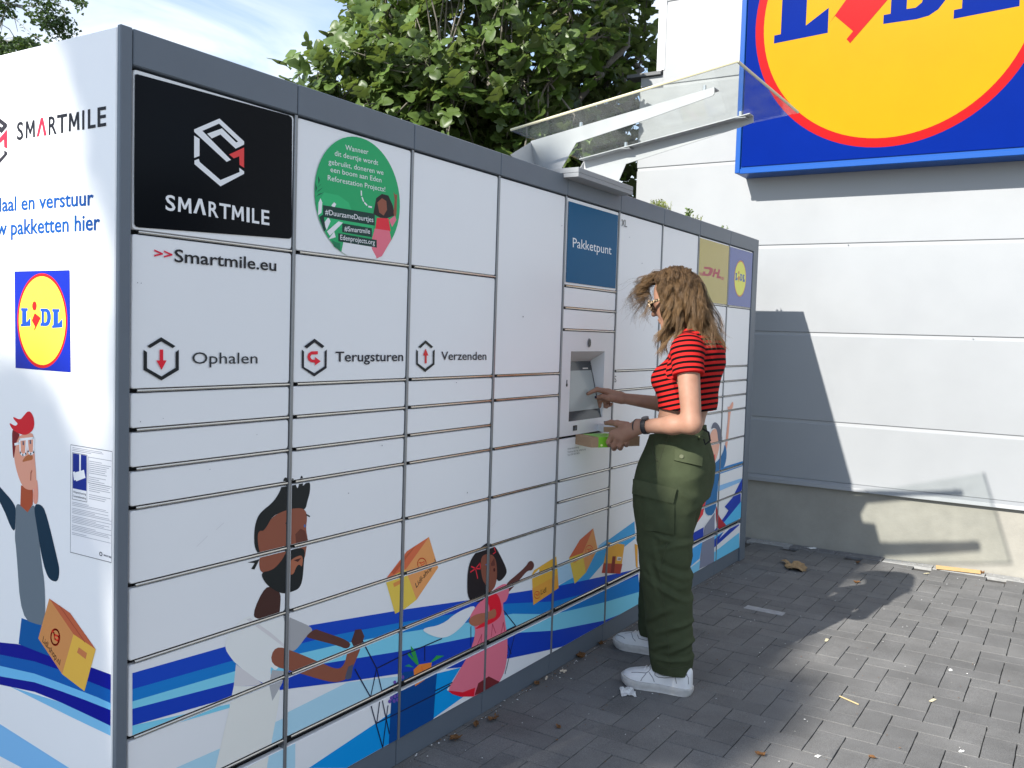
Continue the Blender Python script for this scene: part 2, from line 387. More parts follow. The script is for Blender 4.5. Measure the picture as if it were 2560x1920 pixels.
# ================================================================== PARCEL LOCKER
W = .5; U = .08997; ZH = 1.98168
def ZK(k): return ZH - .0036 - k * U
ZT = ZH + .08405
WHITE = material('door_white', (.86, .86, .86), rough=.36, vary=.012, vscale=3, bump=.05, bscale=30)
GREY = material('frame_grey', (.125, .148, .176), rough=.40, vary=.04, vscale=8)
GREYL = material('frame_steel', (.26, .27, .28), rough=.35, metal=.6)
LIP = material('lip_steel', (.62, .60, .56), rough=.22, metal=1.0)
BLACK = material('gap_black', (.008, .008, .009), rough=.7)
lock = empty('parcel_locker', (2.25, .32, 0), 'long white parcel locker bank with grey frame, printed doors and glass canopy', 'parcel locker')
DEP = .66
core = MB()
for a_, c_ in (((.002, .022, .012), (2.084, DEP, ZT - .006)), ((2.405, .022, .012), (4.446, DEP, ZT - .006)), ((2.0842, .09, .012), (2.4048, DEP, ZT - .006)), ((2.0842, .022, .012), (2.4048, .0898, 1.045)), ((2.0842, .022, 1.36), (2.4048, .0898, ZT - .006))): core.box(a_, c_)
core.build('carcass', BLACK, lock)
SPX = -.0325
MB().box((SPX, .0035, .0), (SPX + .03, DEP + .4, ZT - .004), bev=.003).build('side_panel', WHITE, lock)
MB().box((SPX + .0005, -.010, .0), (-.002, .003, ZT), bev=.002).build('corner_post', GREY, lock)
MB().box((4.449, -.006, .0), (4.545, DEP, ZT), bev=.002).build('corner_post', GREY, lock)  # end post, widened past its real edge to shape its shadow on the wall
MB().box((.0, .03, ZT - .0055), (4.45, DEP, ZT - .001)).build('roof', GREY, lock)
for n in range(9):
    b = MB(); b.box((n * W + .0012, -.008, ZH + .004), ((n + 1) * W - .0012 if n < 8 else 4.4475, .0215, ZT), bev=.0025); b.build('header_panel', GREY, lock)
for n in range(1, 9):
    MB().box((n * W - .0052, -.004, ZK(21)), (n * W + .0052, .0215, ZH + .0035), bev=.0012).build('mullion', GREYL, lock)
for n in range(9):
    x1 = (n + 1) * W - .0015 if n < 8 else 4.447
    MB().box((n * W + .0015, .006, .0), (x1, .0215, ZK(21) - .003), bev=.002).build('plinth_panel', GREY, lock)
COLS = {0: [0, 4, 8, 9, 10, 11, 13, 15, 17, 19], 1: [0, 4, 8, 9, 10, 11, 13, 15, 17, 19], 2: [0, 4, 8, 9, 10, 11, 13, 15, 17, 19],
        3: [0, 8, 9, 11, 13, 15, 17, 19], 4: [0, 4, 5, 6, 11, 13, 14, 15, 17, 19], 5: [0, 8, 9, 13, 15, 17, 19],
        6: [0, 8, 9, 11, 13, 15, 17, 19], 7: [0, 4, 8, 9, 10, 11, 13, 15, 17, 19], 8: [0, 4, 8, 9, 10, 11, 13, 15, 17, 19]}
DOORS = []     # (x0, x1, z0, z1, object)
def door_mesh(b, x0, x1, z0, z1, rc=.007, y=0.0, th=.016):
    pts = []
    for cx, cz, a in ((x1 - rc, z1 - rc, 0), (x0 + rc, z1 - rc, 90), (x0 + rc, z0 + rc, 180), (x1 - rc, z0 + rc, 270)):
        pts += [(cx + rc * math.cos(R(a + t)), cz + rc * math.sin(R(a + t))) for t in (0, 30, 60, 90)]
    n = len(pts); xm, zm = (x0 + x1) / 2, (z0 + z1) / 2
    V = [(x, y + th, z) for x, z in pts] + [(x, y + .0016, z) for x, z in pts]
    V += [(x - math.copysign(.0014, x - xm), y, z - math.copysign(.0014, z - zm)) for x, z in pts]
    F = [[i + n * k, i + n * k + n, (i + 1) % n + n * k + n, (i + 1) % n + n * k] for k in (0, 1) for i in range(n)]
    F += [list(range(2 * n, 3 * n))]
    b.add(V, [f[::-1] if len(f) == 4 else f[::-1] for f in F])
    return b
for n, rows in COLS.items():
    for k0, k1 in zip(rows[:-1], rows[1:]):
        x0, x1 = n * W + .0075, min((n + 1) * W, 4.449) - .0075
        z0, z1 = ZK(k1) + .0085, ZK(k0) - (.0025 if k0 else -.002)
        if n == 4 and k0 == 6:
            DOORS.append((x0, x1, z0, z1, None)); continue
        b = MB(); door_mesh(b, x0, x1, z0, z1); d = b.build('door', WHITE, lock)
        b = MB(); b.tube([(x0 + .014, -.0005, ZK(k1) + .0035), (x1 - .001, -.0005, ZK(k1) + .0035)], .0034, 8); b.build('edge_strip', LIP, d, smooth=True, auto=50)
        DOORS.append((x0, x1, z0, z1, d))
    x0, x1 = n * W + .004, min((n + 1) * W, 4.449) - .004
    b = MB(); door_mesh(b, x0, x1, ZK(21), ZK(19) - .020, rc=.002); d = b.build('kick_panel', WHITE, lock)
    DOORS.append((x0, x1, ZK(21), ZK(19) - .020, d))

# ------------------------------------------------------------------ print on the fronts
def F(pts): return [tuple(ony(u, v, 0.0)[[0, 2]]) for u, v in pts]
PRINT = []     # (ink, polygon in (x, z))
LAY = [0]; SUBJ = ['wave_picture']
def put(mt, polys):
    LAY[0] += 1
    for q in polys: PRINT.append((mt, q, LAY[0], SUBJ[0]))
def chaikin(q, it=2):
    for k in range(it):
        o = []
        for a, c in zip(q, q[1:] + q[:1]):
            d_ = math.hypot(c[0] - a[0], c[1] - a[1]); t = .25
            o += [(a[0] + (c[0] - a[0]) * t, a[1] + (c[1] - a[1]) * t), (c[0] + (a[0] - c[0]) * t, c[1] + (a[1] - c[1]) * t)]
        q = o
    return q
ROUND = ('man_picture', 'girl_picture', 'figure_picture')
def pr(col, pts): q = F(pts); put(ink(*col), [chaikin(q) if SUBJ[0] in ROUND and len(q) > 6 else q])
def prs(col, polys): put(ink(*col), polys)
def prt(col, s, O, Rr, T, f, w=0.0, sp=1.0):
    a = F(f([O, Rr, T])); prs(col, textshape(s, a[0], a[1], a[2], w, sp))
def line(col, pts, w): prs(col, stroke(F(pts), w))
NAVY, MID, LITE, DEEP = (10, 62, 180), (12, 112, 194), (108, 188, 236), (8, 54, 172)
b0 = c3([(762, 1112), (1295, 960)]) + c6([(180, 835), (720, 745), (1085, 692), (1310, 655)]) + p3([(130, 650), (740, 520)])
b1 = c3([(762, 1205), (1358, 1035)]) + c6([(330, 890), (700, 820), (1085, 757), (1310, 712)]) + p3([(100, 765), (480, 672), (740, 572)])
b2_ = c3([(762, 1275), (1355, 1100)]) + c6([(110, 1000), (350, 945), (700, 880), (1100, 818), (1340, 770)]) + p3([(100, 862), (480, 772), (755, 690)])
b3 = c3([(762, 1318), (1348, 1165)]) + c6([(220, 1062), (700, 985), (1100, 905), (1360, 880)]) + p3([(100, 985), (480, 910), (760, 800)])
b4 = c3([(762, 1415), (1338, 1250)]) + c6([(70, 1200), (390, 1160), (690, 1115), (1030, 1080), (1330, 1025)]) + p3([(0, 1145), (190, 1100), (480, 990)])
pr((150, 195, 242), c6([(20, 1350), (390, 1165), (690, 1130), (700, 1165), (60, 1480), (20, 1500)]))
pr((150, 195, 242), c3([(1010, 1659), (1270, 1545), (1700, 1340), (1700, 1659)]))
pr((0, 134, 214), c6([(165, 1659), (545, 1405), (640, 1340), (640, 1520), (400, 1659)]))
pr((0, 138, 216), c6([(880, 1120), (1040, 1080), (960, 1210), (1060, 1245), (880, 1375)]))
pr((150, 190, 235), p3([(-60, 560), (290, 420), (440, 370), (330, 560), (0, 690)]))
pr((52, 150, 215), p3([(500, 312), (712, 160), (718, 290), (640, 350), (500, 450), (370, 600), (130, 650), (330, 540), (440, 372)]))
pr((120, 176, 232), p3([(440, 345), (500, 300), (500, 320), (440, 372)]))
pr(NAVY, b0 + b1[::-1]); pr(MID, b1 + b2_[::-1]); pr(LITE, b2_ + b3[::-1]); pr(DEEP, b3 + b4[::-1])
pr(LITE, c3([(762, 1415), (1322, 1290), (1322, 1312), (762, 1475)]))
# the man with the beard
SUBJ[0] = 'man_picture'
HAIR, SKIN, SKD = (24, 30, 34), (124, 76, 62), (80, 50, 48)
pr((60, 38, 36), c3([(1530, 600), (1590, 640), (1618, 650), (1612, 750), (1606, 785), (1500, 812), (1446, 782)]))
pr((145, 152, 163), c3([(1615, 770), (1690, 800), (1812, 855), (1770, 892), (1720, 960), (1690, 988), (1655, 975), (1640, 880)]))
pr((205, 210, 219), c3([(1448, 780), (1500, 808), (1612, 765), (1640, 800), (1650, 970), (1640, 1000), (1590, 1110), (1555, 1062), (1562, 1162), (1520, 1182), (1360, 1062), (1320, 1012), (1295, 970), (1300, 910), (1350, 840), (1400, 797)]))
pr((184, 190, 202), c3([(1358, 1060), (1520, 1180), (1345, 1190)]))
pr((203, 208, 214), c3([(1352, 1190), (1520, 1182), (1562, 1160), (1625, 1180), (1565, 1500), (1535, 1659), (1530, 1720), (1225, 1720), (1240, 1659), (1325, 1300), (1345, 1180)]))
pr((186, 192, 203), c3([(1418, 802), (1440, 795), (1560, 880), (1640, 950), (1642, 968), (1540, 892)]))
pr((150, 158, 170), c3([(1565, 1095), (1640, 1100), (1625, 1170), (1568, 1272), (1550, 1182)]))
pr(SKD, c3([(1812, 855), (1843, 868), (2025, 930), (2005, 978), (1940, 952), (1775, 910), (1760, 900)]))
pr((72, 46, 46), c3([(2022, 930), (2045, 862), (2080, 858), (2098, 900), (2085, 942), (2040, 968)]))
pr(SKIN, c3([(1580, 950), (1700, 990), (1843, 1050), (1945, 1095), (1985, 1060), (2000, 985), (2040, 955), (2090, 935), (2040, 1060), (2005, 1140), (1950, 1166), (1880, 1160), (1700, 1105), (1550, 1066)]))
pr((70, 76, 98), c3([(1985, 1140), (2005, 1075), (2035, 1060), (2022, 1140), (2000, 1150)]))
pr(HAIR, c3([(1475, 230), (1500, 185), (1570, 130), (1610, 70), (1625, 20), (1640, -22), (1665, 0), (1690, -15), (1703, 30), (1716, 55), (1733, -37), (1750, 0), (1740, 40), (1762, 15), (1786, 10), (1785, 70), (1770, 120), (1758, 175), (1690, 180), (1600, 190), (1560, 220), (1538, 270), (1515, 300), (1490, 330), (1500, 410), (1510, 445), (1465, 400), (1462, 300)]))
pr(SKIN, c3([(1515, 295), (1540, 262), (1562, 218), (1620, 182), (1700, 160), (1755, 166), (1770, 210), (1760, 280), (1773, 345), (1765, 380), (1752, 470), (1700, 480), (1640, 510), (1560, 535), (1500, 535), (1490, 480), (1500, 430), (1486, 380), (1482, 310), (1498, 290)]))
pr(HAIR, c3([(1496, 532), (1570, 520), (1625, 460), (1648, 410), (1690, 395), (1757, 390), (1750, 470), (1742, 580), (1722, 625), (1690, 640), (1640, 656), (1590, 642), (1530, 600)]))
pr((148, 94, 74), c3([(1652, 480), (1700, 442), (1745, 430), (1740, 505), (1722, 482), (1702, 505), (1690, 545), (1656, 545)]))
pr((60, 30, 30), c3([(1690, 462), (1735, 448), (1715, 472)]))
pr((90, 53, 46), c3([(1700, 312), (1730, 280), (1755, 292), (1773, 345), (1760, 376), (1704, 370)]))
line(HAIR, c3([(1646, 250), (1660, 228), (1675, 222)]), .004); line(HAIR, c3([(1765, 200), (1782, 210)]), .004)
prs((60, 110, 180), [F(c3(ell(1754, 264, 5, 9, 10)))])
pr(HAIR, c3([(1425, 475), (1495, 455), (1465, 515), (1446, 512), (1466, 478)]))
# flying boxes and bags
SUBJ[0] = 'box_picture'
BO, BT, BY = (205, 142, 90), (186, 98, 68), (222, 178, 78)
def crate(f, top, face, end, slot=None):
    pr(BT, f(top)); pr(BO, f(face)); pr(BY, f(end))
    if slot: pr((190, 130, 70), f(slot))
crate(c6, [(605, 573), (730, 410), (857, 328), (722, 517)], [(722, 517), (857, 328), (910, 505), (785, 690)], [(605, 573), (722, 515), (785, 690), (718, 742), (662, 771)], [(650, 595), (700, 570), (703, 592), (656, 617)])
pr((165, 80, 55), c6([(640, 530), (770, 385), (782, 378), (655, 545)]))
def cart(f, cx, cy, r, w=.0035):
    q = F(f(ell(cx, cy, r, r * 1.28, 26))); prs((196, 58, 36), stroke(q, w, True))
    prs((196, 58, 36), stroke(F(f([(cx - r * .7, cy - r * .2), (cx - r * .35, cy - r * .3), (cx - r * .1, cy + r * .4), (cx + r * .55, cy), (cx + r * .5, cy - r * .5), (cx - r * .25, cy - r * .1)])), w * .9))
cart(c6, 816, 482, 25); prt((40, 34, 32), 'Lidl-shop.nl', (784, 622), (898, 478), (777, 596), c6, .012)
SUBJ[0] = 'tilted_box_picture'
crate(p3, [(218, 436), (300, 300), (400, 213), (320, 402)], [(320, 402), (400, 213), (433, 370), (345, 547)], [(218, 436), (320, 400), (345, 547), (260, 632)], [(250, 466), (290, 440), (292, 452), (252, 478)])
cart(p3, 370, 378, 28)
SUBJ[0] = 'bag_picture'
pr((200, 160, 62), c6([(1450, 545), (1462, 520), (1590, 440), (1598, 520), (1604, 622), (1458, 720)]))
pr((206, 146, 62), c6([(1452, 625), (1598, 545), (1604, 622), (1458, 720)])); pr((222, 224, 230), c6([(1462, 540), (1492, 512), (1492, 530), (1464, 556)]))
cart(c6, 1480, 662, 16, .003); prt((50, 36, 24), 'Lidl', (1501, 660), (1532, 645), (1501, 632), c6, .012)
SUBJ[0] = 'taped_box_picture'
pr((202, 152, 58), p3([(510, 318), (636, 335), (605, 556), (464, 550)])); pr((150, 62, 48), p3([(478, 476), (620, 482), (605, 556), (464, 550)]))
pr((112, 40, 34), p3([(545, 424), (570, 424), (556, 554), (530, 552)])); pr((240, 236, 226), p3([(582, 428), (614, 430), (608, 456), (578, 455)])); line((60, 50, 40), p3([(586, 438), (608, 440)]), .003); line((60, 50, 40), p3([(584, 447), (606, 449)]), .003)
SUBJ[0] = 'box_edge_picture'
pr((205, 150, 60), p3([(712, 330), (735, 340), (735, 520), (722, 500)]))
# shopping trolley, bag with carrots
SUBJ[0] = 'trolley_picture'
TR = (18, 26, 62)
pr((0, 62, 134), c6([(690, 1122), (715, 1105), (905, 1085), (895, 1200), (882, 1382), (625, 1525), (640, 1260)]))
pr((232, 118, 52), c6([(768, 1092), (800, 1062), (872, 1050), (868, 1092), (832, 1150), (776, 1188)])); line((190, 80, 40), c6([(815, 1075), (820, 1100), (835, 1105)]), .003)
pr((40, 140, 70), c6([(790, 1068), (755, 1000), (752, 955), (778, 985), (798, 1058)])); pr((40, 140, 70), c6([(790, 1068), (735, 1010), (735, 990), (770, 1030)])); pr((40, 140, 70), c6([(860, 1055), (900, 1010), (945, 1012), (900, 1035)])); pr((36, 130, 110), c6([(770, 1080), (715, 1072), (740, 1060)]))
for gx, gy in ((660, 1165), (680, 1175), (700, 1180), (665, 1195), (690, 1150), (705, 1135), (640, 1255), (660, 1245), (680, 1240), (630, 1275), (655, 1272), (675, 1265)):
    prs((92, 70, 160), [F(c6(ell(gx, gy, 9, 11, 12)))])
for q in ([(475, 930), (555, 1085), (585, 1215)], [(430, 1090), (520, 1250)], [(555, 1085), (520, 1250)], [(555, 1085), (700, 1012), (930, 913)], [(585, 1215), (690, 1160)],
          [(520, 1290), (590, 1542)], [(572, 1278), (556, 1400)], [(588, 1272), (628, 1460)], [(620, 1300), (590, 1540)], [(556, 1400), (690, 1335), (880, 1240), (1310, 992)], [(890, 1215), (1310, 1010)],
          [(832, 960), (832, 1040)], [(1098, 845), (1098, 955)], [(1140, 990), (1120, 1240)], [(1090, 1000), (1180, 960)], [(1285, 750), (1356, 840), (1200, 915)], [(1350, 890), (1295, 1115)], [(1310, 950), (1330, 1000)]):
    line(TR, c6(q), .0042)
# the girl
SUBJ[0] = 'girl_picture'
pr((244, 246, 250), c6([(805, 855), (930, 835), (1020, 758), (1140, 712), (1075, 812), (1000, 886), (935, 913), (860, 893)]))
pr((86, 52, 50), c6([(1290, 605), (1380, 530), (1420, 490), (1430, 470), (1450, 463), (1465, 490), (1450, 522), (1425, 520), (1390, 560), (1320, 642), (1300, 655)]))
pr((214, 106, 132), c6([(1185, 675), (1240, 622), (1300, 590), (1322, 632), (1302, 700), (1278, 705), (1292, 790), (1312, 940), (1300, 1080), (1265, 1162), (1230, 1195), (1150, 1242), (1080, 1250), (1000, 1232), (965, 1210), (1000, 1150), (1100, 980), (1130, 850), (1085, 800), (1110, 750), (1150, 700)]))
pr((206, 24, 48), c6([(1178, 690), (1230, 645), (1262, 668), (1282, 768), (1230, 822), (1108, 868), (1150, 832), (1202, 790), (1206, 722)]))
pr((196, 20, 44), c6([(965, 1212), (1050, 1222), (1122, 1195), (1115, 1245), (1040, 1248), (990, 1232)]))
pr((98, 34, 40), c6([(1140, 1170), (1200, 1130), (1262, 1162), (1230, 1197), (1118, 1240)]))
pr((150, 96, 76), c6([(1083, 800), (1130, 770), (1200, 762), (1240, 733), (1246, 790), (1200, 802), (1130, 846), (1090, 832)]))
for q in ([(1130, 960), (1160, 890), (1155, 940)], [(1215, 900), (1222, 830), (1240, 880)], [(1272, 880), (1284, 820), (1292, 870)]): line((160, 50, 80), c6(q), .004)
pr((30, 26, 32), c6([(1075, 560), (1090, 470), (1130, 410), (1175, 370), (1200, 358), (1240, 385), (1265, 430), (1306, 515), (1300, 548), (1260, 590), (1240, 560), (1205, 620), (1182, 680), (1145, 706), (1080, 696)]))
pr((116, 71, 60), c6([(1150, 448), (1190, 420), (1240, 440), (1250, 540), (1240, 610), (1216, 640), (1196, 660), (1188, 610), (1160, 570)]))
pr((84, 46, 42), c6([(1212, 480), (1232, 448), (1236, 492), (1215, 496)])); prs((60, 16, 20), [F(c6(ell(1232, 517, 6, 11, 12)))]); line((70, 120, 190), c6([(1183, 488), (1196, 482)]), .004)
line((200, 40, 60), c6([(1100, 498), (1124, 510), (1095, 530)]), .005); line((200, 40, 60), c6([(1124, 510), (1150, 478), (1152, 510), (1124, 510), (1136, 565)]), .005); line((200, 40, 60), c6([(1225, 370), (1240, 415), (1225, 425)]), .004)
SUBJ[0] = 'figure_picture'
# right-hand figures, mostly behind the customer
pr((204, 150, 136), p2([(1775, 740), (1782, 790), (1752, 850), (1745, 960), (1722, 1192), (1700, 1205), (1715, 1050), (1735, 880), (1724, 788), (1742, 808)]))
pr((24, 96, 156), p2([(1560, 1350), (1640, 1300), (1690, 1210), (1702, 1130), (1722, 1230), (1702, 1350), (1640, 1420), (1622, 1800), (1500, 1800), (1545, 1500)]))
pr((206, 156, 142), p2([(1555, 1085), (1590, 1000), (1640, 1010), (1662, 1120), (1620, 1305), (1590, 1292), (1562, 1180)])); pr((200, 60, 66), p2([(1575, 1290), (1612, 1230), (1612, 1305), (1590, 1320)]))
pr((76, 86, 108), p2([(1572, 1012), (1590, 950), (1620, 938), (1660, 990), (1682, 1100), (1662, 1155), (1640, 1130), (1630, 1010), (1600, 990)]))
pr((36, 116, 186), p2([(1640, 1380), (1720, 1345), (1866, 1300), (1866, 1345), (1640, 1424)])); pr((120, 172, 224), p2([(1636, 1530), (1856, 1458), (1852, 1490), (1636, 1582)]))
pr((15, 52, 164), p2([(1700, 1720), (1770, 1640), (1862, 1458), (1858, 1560), (1800, 1659), (1740, 1760)])); pr((14, 50, 160), p3([(1310, 235), (1400, 110), (1512, -70), (1512, 40), (1400, 215), (1310, 350)]))
pr((72, 168, 230), p3([(1400, 150), (1515, 10), (1512, 130), (1440, 190), (1310, 300), (1310, 245)])); pr((14, 50, 160), p3([(1310, 330), (1500, 150), (1500, 190), (1310, 360)])); pr((90, 176, 222), p3([(1310, 395), (1500, 245), (1500, 365), (1310, 465)]))
pr((150, 30, 46), p3([(1325, 20), (1340, 110), (1375, 160), (1405, 190), (1390, 252), (1340, 222), (1325, 150)])); pr((190, 40, 56), p3([(1215, 0), (1250, 0), (1226, 110), (1170, 190), (1128, 208), (1180, 120)]))
pr((15, 52, 164), p3([(1095, 280), (1232, 205), (1226, 300), (1095, 352)])); pr((60, 150, 220), p3([(1098, 400), (1222, 315), (1202, 440), (1105, 525)])); pr((110, 180, 222), p3([(1108, 528), (1206, 455), (1200, 528), (1112, 575)]))
pr((110, 120, 146), p3([(1240, 200), (1316, 95), (1310, 468), (1198, 520), (1222, 318)]))
# black panel with the operator's mark
SUBJ[0] = 'emblem'
BW = (214, 222, 236); INKB = (28, 30, 36); RED = (196, 30, 52)
put(material('panel_black', (.006, .007, .009), rough=.14, spec=.07), [F(c1([(922, 540), (930, 516), (945, 513), (1992, 798), (2012, 812), (2016, 830), (2012, 1632), (2004, 1648), (1990, 1650), (955, 1572), (935, 1566), (924, 1548)]))])
LG_W = [[(1338, 895), (1513, 820), (1683, 978), (1683, 1000), (1625, 1028), (1520, 930), (1460, 957), (1428, 925), (1530, 888), (1628, 985), (1642, 979), (1510, 855), (1395, 905), (1592, 1105), (1563, 1119), (1338, 912)],
        [(1338, 938), (1375, 960), (1375, 1078), (1338, 1092)],
        [(1340, 1110), (1370, 1098), (1376, 1120), (1520, 1245), (1652, 1190), (1650, 1160), (1683, 1185), (1683, 1202), (1520, 1288), (1340, 1135)]]
LG_R = [(1580, 1068), (1683, 1020), (1683, 1160), (1652, 1140), (1650, 1080), (1612, 1095)]
for q in LG_W: pr(BW, c1(q))
pr((200, 62, 66), c1(LG_R))
MPOLY = [(0, 0), (.04, 1), (.24, 1), (.5, .46), (.76, 1), (.96, 1), (1, 0), (.80, 0), (.78, .66), (.57, .22), (.43, .22), (.22, .66), (.20, 0)]
def wordmark(put_, tr_, col, f, base, top0, segs, w=.016):
    (xa, ya), (xb, yb) = base; sl_ = (yb - ya) / (xb - xa)
    def bl(x): return ya + (x - xa) * sl_
    def hh(x): return top0[0] + (top0[1] - top0[0]) * (x - xa) / (xb - xa)
    for s_, x0_, x1_ in segs:
        if s_ == 'M': put_(col, f([(x0_ + (x1_ - x0_) * a, bl(x0_ + (x1_ - x0_) * a) - hh(x0_) * h) for a, h in MPOLY]))
        else: tr_(col, s_, (x0_, bl(x0_)), (x1_, bl(x1_)), (x0_, bl(x0_) - hh(x0_)), f, w)
wordmark(pr, prt, BW, c1, ((1140, 1450), (1858, 1556)), (103, 97), (('S', 1140, 1208), ('M', 1226, 1320), ('R', 1438, 1506), ('T', 1512, 1590), ('M', 1598, 1682), ('I', 1700, 1721), ('L', 1738, 1788), ('E', 1803, 1858)))
for s_, O in ((1, 0),):
    pr(BW, c1([(1332, 1472), (1368, 1372), (1392, 1376), (1420, 1488), (1398, 1486), (1379, 1405), (1354, 1476)]))
SUBJ[0] = 'arrow_mark'
prt((188, 28, 60), '>>', (1062, 122), (1188, 134), (1062, 60), c2, .02)
SUBJ[0] = 'lettering'
prt(INKB, 'Smartmile.eu', (1202, 150), (1906, 214), (1202, 64), c2, .012)
CH = [[(1013, 733), (1110, 672), (1208, 733), (1190, 747), (1110, 700), (1033, 747)], [(988, 758), (1012, 775), (1012, 885), (1112, 943), (1210, 882), (1210, 775), (1232, 758), (1232, 898), (1112, 970), (988, 897)]]
SUBJ[0] = 'pictogram'
for q in CH: pr((22, 28, 34), c2(q))
pr(RED, c2([(1100, 757), (1124, 757), (1124, 832), (1147, 832), (1113, 897), (1077, 832), (1100, 832)]))
SUBJ[0] = 'lettering'
prt((40, 46, 54), 'Ophalen', (1325, 855), (1776, 853), (1325, 776), c2)
SUBJ[0] = 'pictogram'
for q in ([(163, 735), (235, 682), (303, 733), (288, 748), (235, 707), (182, 750)], [(147, 757), (162, 770), (162, 878), (233, 920), (305, 872), (305, 770), (320, 757), (318, 885), (233, 943), (147, 883)]): pr((18, 22, 34), c5(q))
pr(RED, c5([(258, 768), (212, 770), (192, 785), (185, 808), (193, 832), (212, 845), (238, 848), (238, 867), (277, 838), (238, 808), (238, 828), (215, 825), (205, 808), (213, 792), (258, 790)]))
SUBJ[0] = 'lettering'
prt((20, 24, 38), 'Terugsturen', (380, 840), (848, 836), (380, 772), c5, .008)
SUBJ[0] = 'pictogram'
for q in ([(952, 738), (1003, 693), (1055, 738), (1042, 748), (1003, 713), (967, 748)], [(938, 757), (950, 768), (950, 852), (1001, 890), (1053, 850), (1053, 768), (1066, 757), (1064, 860), (1000, 912), (938, 860)]): pr((22, 32, 34), c5(q))
pr((186, 44, 50), c5([(998, 852), (998, 798), (985, 798), (1003, 750), (1022, 798), (1010, 798), (1010, 852)]))
SUBJ[0] = 'lettering'
prt((24, 28, 40), 'Verzenden', (1112, 829), (1423, 828), (1112, 771), c5, .004)
# green sticker
SUBJ[0] = 'sticker'
GRN = (28, 150, 98)
q = F([(785, 466.5), (998, 524), (884.5, 340), (906, 649)]); gx = (q[0][0] + q[1][0]) / 2; gz = (q[2][1] + q[3][1]) / 2; grd = (q[1][0] - q[0][0]) / 2; grz = (q[2][1] - q[3][1]) / 2
put(ink(*GRN), [ell(gx, gz, grd, grz, 60)])
def gp(pts): return [(gx + (x) * grd, gz + y * grz) for x, y in pts]
pr((38, 165, 110), c4([(300, 1330), (400, 1350), (470, 1400), (490, 1450), (560, 1480), (640, 1490), (640, 1600), (300, 1560), (250, 1420)]))
for q in ([(258, 1215), (272, 1245), (262, 1275)], [(240, 1265), (252, 1300), (242, 1330)], [(290, 1265), (265, 1285), (255, 1300)], [(295, 1295), (262, 1315), (248, 1335)], [(300, 1330), (265, 1340), (245, 1360)]): pr((10, 70, 62), c4(q))
for q in ([(262, 1400), (275, 1370), (288, 1400), (282, 1470), (258, 1490)], [(350, 1420), (370, 1398), (384, 1412), (370, 1440)], [(300, 1540), (330, 1500), (345, 1530), (318, 1590)], [(320, 1600), (400, 1530), (430, 1540), (340, 1630)], [(330, 1655), (370, 1600), (380, 1640)]): pr((232, 240, 240), c4(q))
pr((12, 50, 48), c4([(268, 1500), (296, 1480), (312, 1590), (300, 1600)])); pr((236, 240, 244), c4([(440, 1640), (660, 1660), (660, 1790), (560, 1795), (480, 1780), (420, 1740)]))
pr((20, 110, 80), c5([(352, 0), (380, 15), (412, 22), (412, 75), (370, 45)]))
pr((30, 26, 30), c4([(640, 1480), (660, 1370), (700, 1340), (745, 1352), (775, 1420), (788, 1490), (730, 1510), (690, 1505)]))
pr((126, 76, 62), c4([(668, 1400), (700, 1370), (730, 1390), (735, 1450), (712, 1490), (682, 1470)])); pr((126, 76, 62), c4([(780, 1325), (790, 1345), (805, 1345), (800, 1480), (788, 1520), (780, 1470), (788, 1380)]))
pr((206, 40, 60), c4([(665, 1505), (745, 1510), (760, 1600), (655, 1580)])); pr((208, 108, 134), c4([(750, 1520), (790, 1490), (800, 1520), (770, 1570)])); pr((206, 104, 128), c4([(650, 1580), (752, 1595), (765, 1659), (740, 1700), (700, 1770), (665, 1785), (630, 1720), (632, 1650)]))
line((236, 244, 240), c4([(557, 1322), (558, 1350)]), .005); line((236, 244, 240), c4([(563, 1366), (572, 1390)]), .005); line((236, 244, 240), c4([(580, 1402), (595, 1418)]), .005); line((236, 244, 240), c4([(608, 1428), (628, 1432)]), .005)
GW = (228, 242, 236)
for s_, O, Rr, T in (('Wanneer', (447, 1036), (606, 1068), (447, 1000)), ('dit deurtje wordt', (373, 1076), (673, 1142), (373, 1040)), ('gebruikt, doneren we', (330, 1134), (710, 1210), (330, 1098)),
                     ('een boom aan Eden', (344, 1188), (696, 1262), (344, 1152)), ('Reforestation Projects!', (325, 1246), (722, 1326), (325, 1210))):
    prt(GW, s_, O, Rr, T, c4, 0.0)
for s_, q, O, Rr, T in (('#DuurzameDeurtjes', [(292, 1418), (650, 1478), (650, 1560), (292, 1500)], (307, 1482), (640, 1536), (307, 1446)), ('#Smartmile', [(425, 1543), (630, 1578), (630, 1640), (425, 1605)], (440, 1596), (617, 1616), (440, 1562)),
                      ('Edenprojects.org', [(398, 1612), (664, 1659), (664, 1712), (398, 1668)], (412, 1656), (650, 1692), (412, 1622))):
    pr((14, 52, 50), c4(q)); prt((236, 242, 244), s_, O, Rr, T, c4, .003)
SUBJ[0] = 'panel_film'
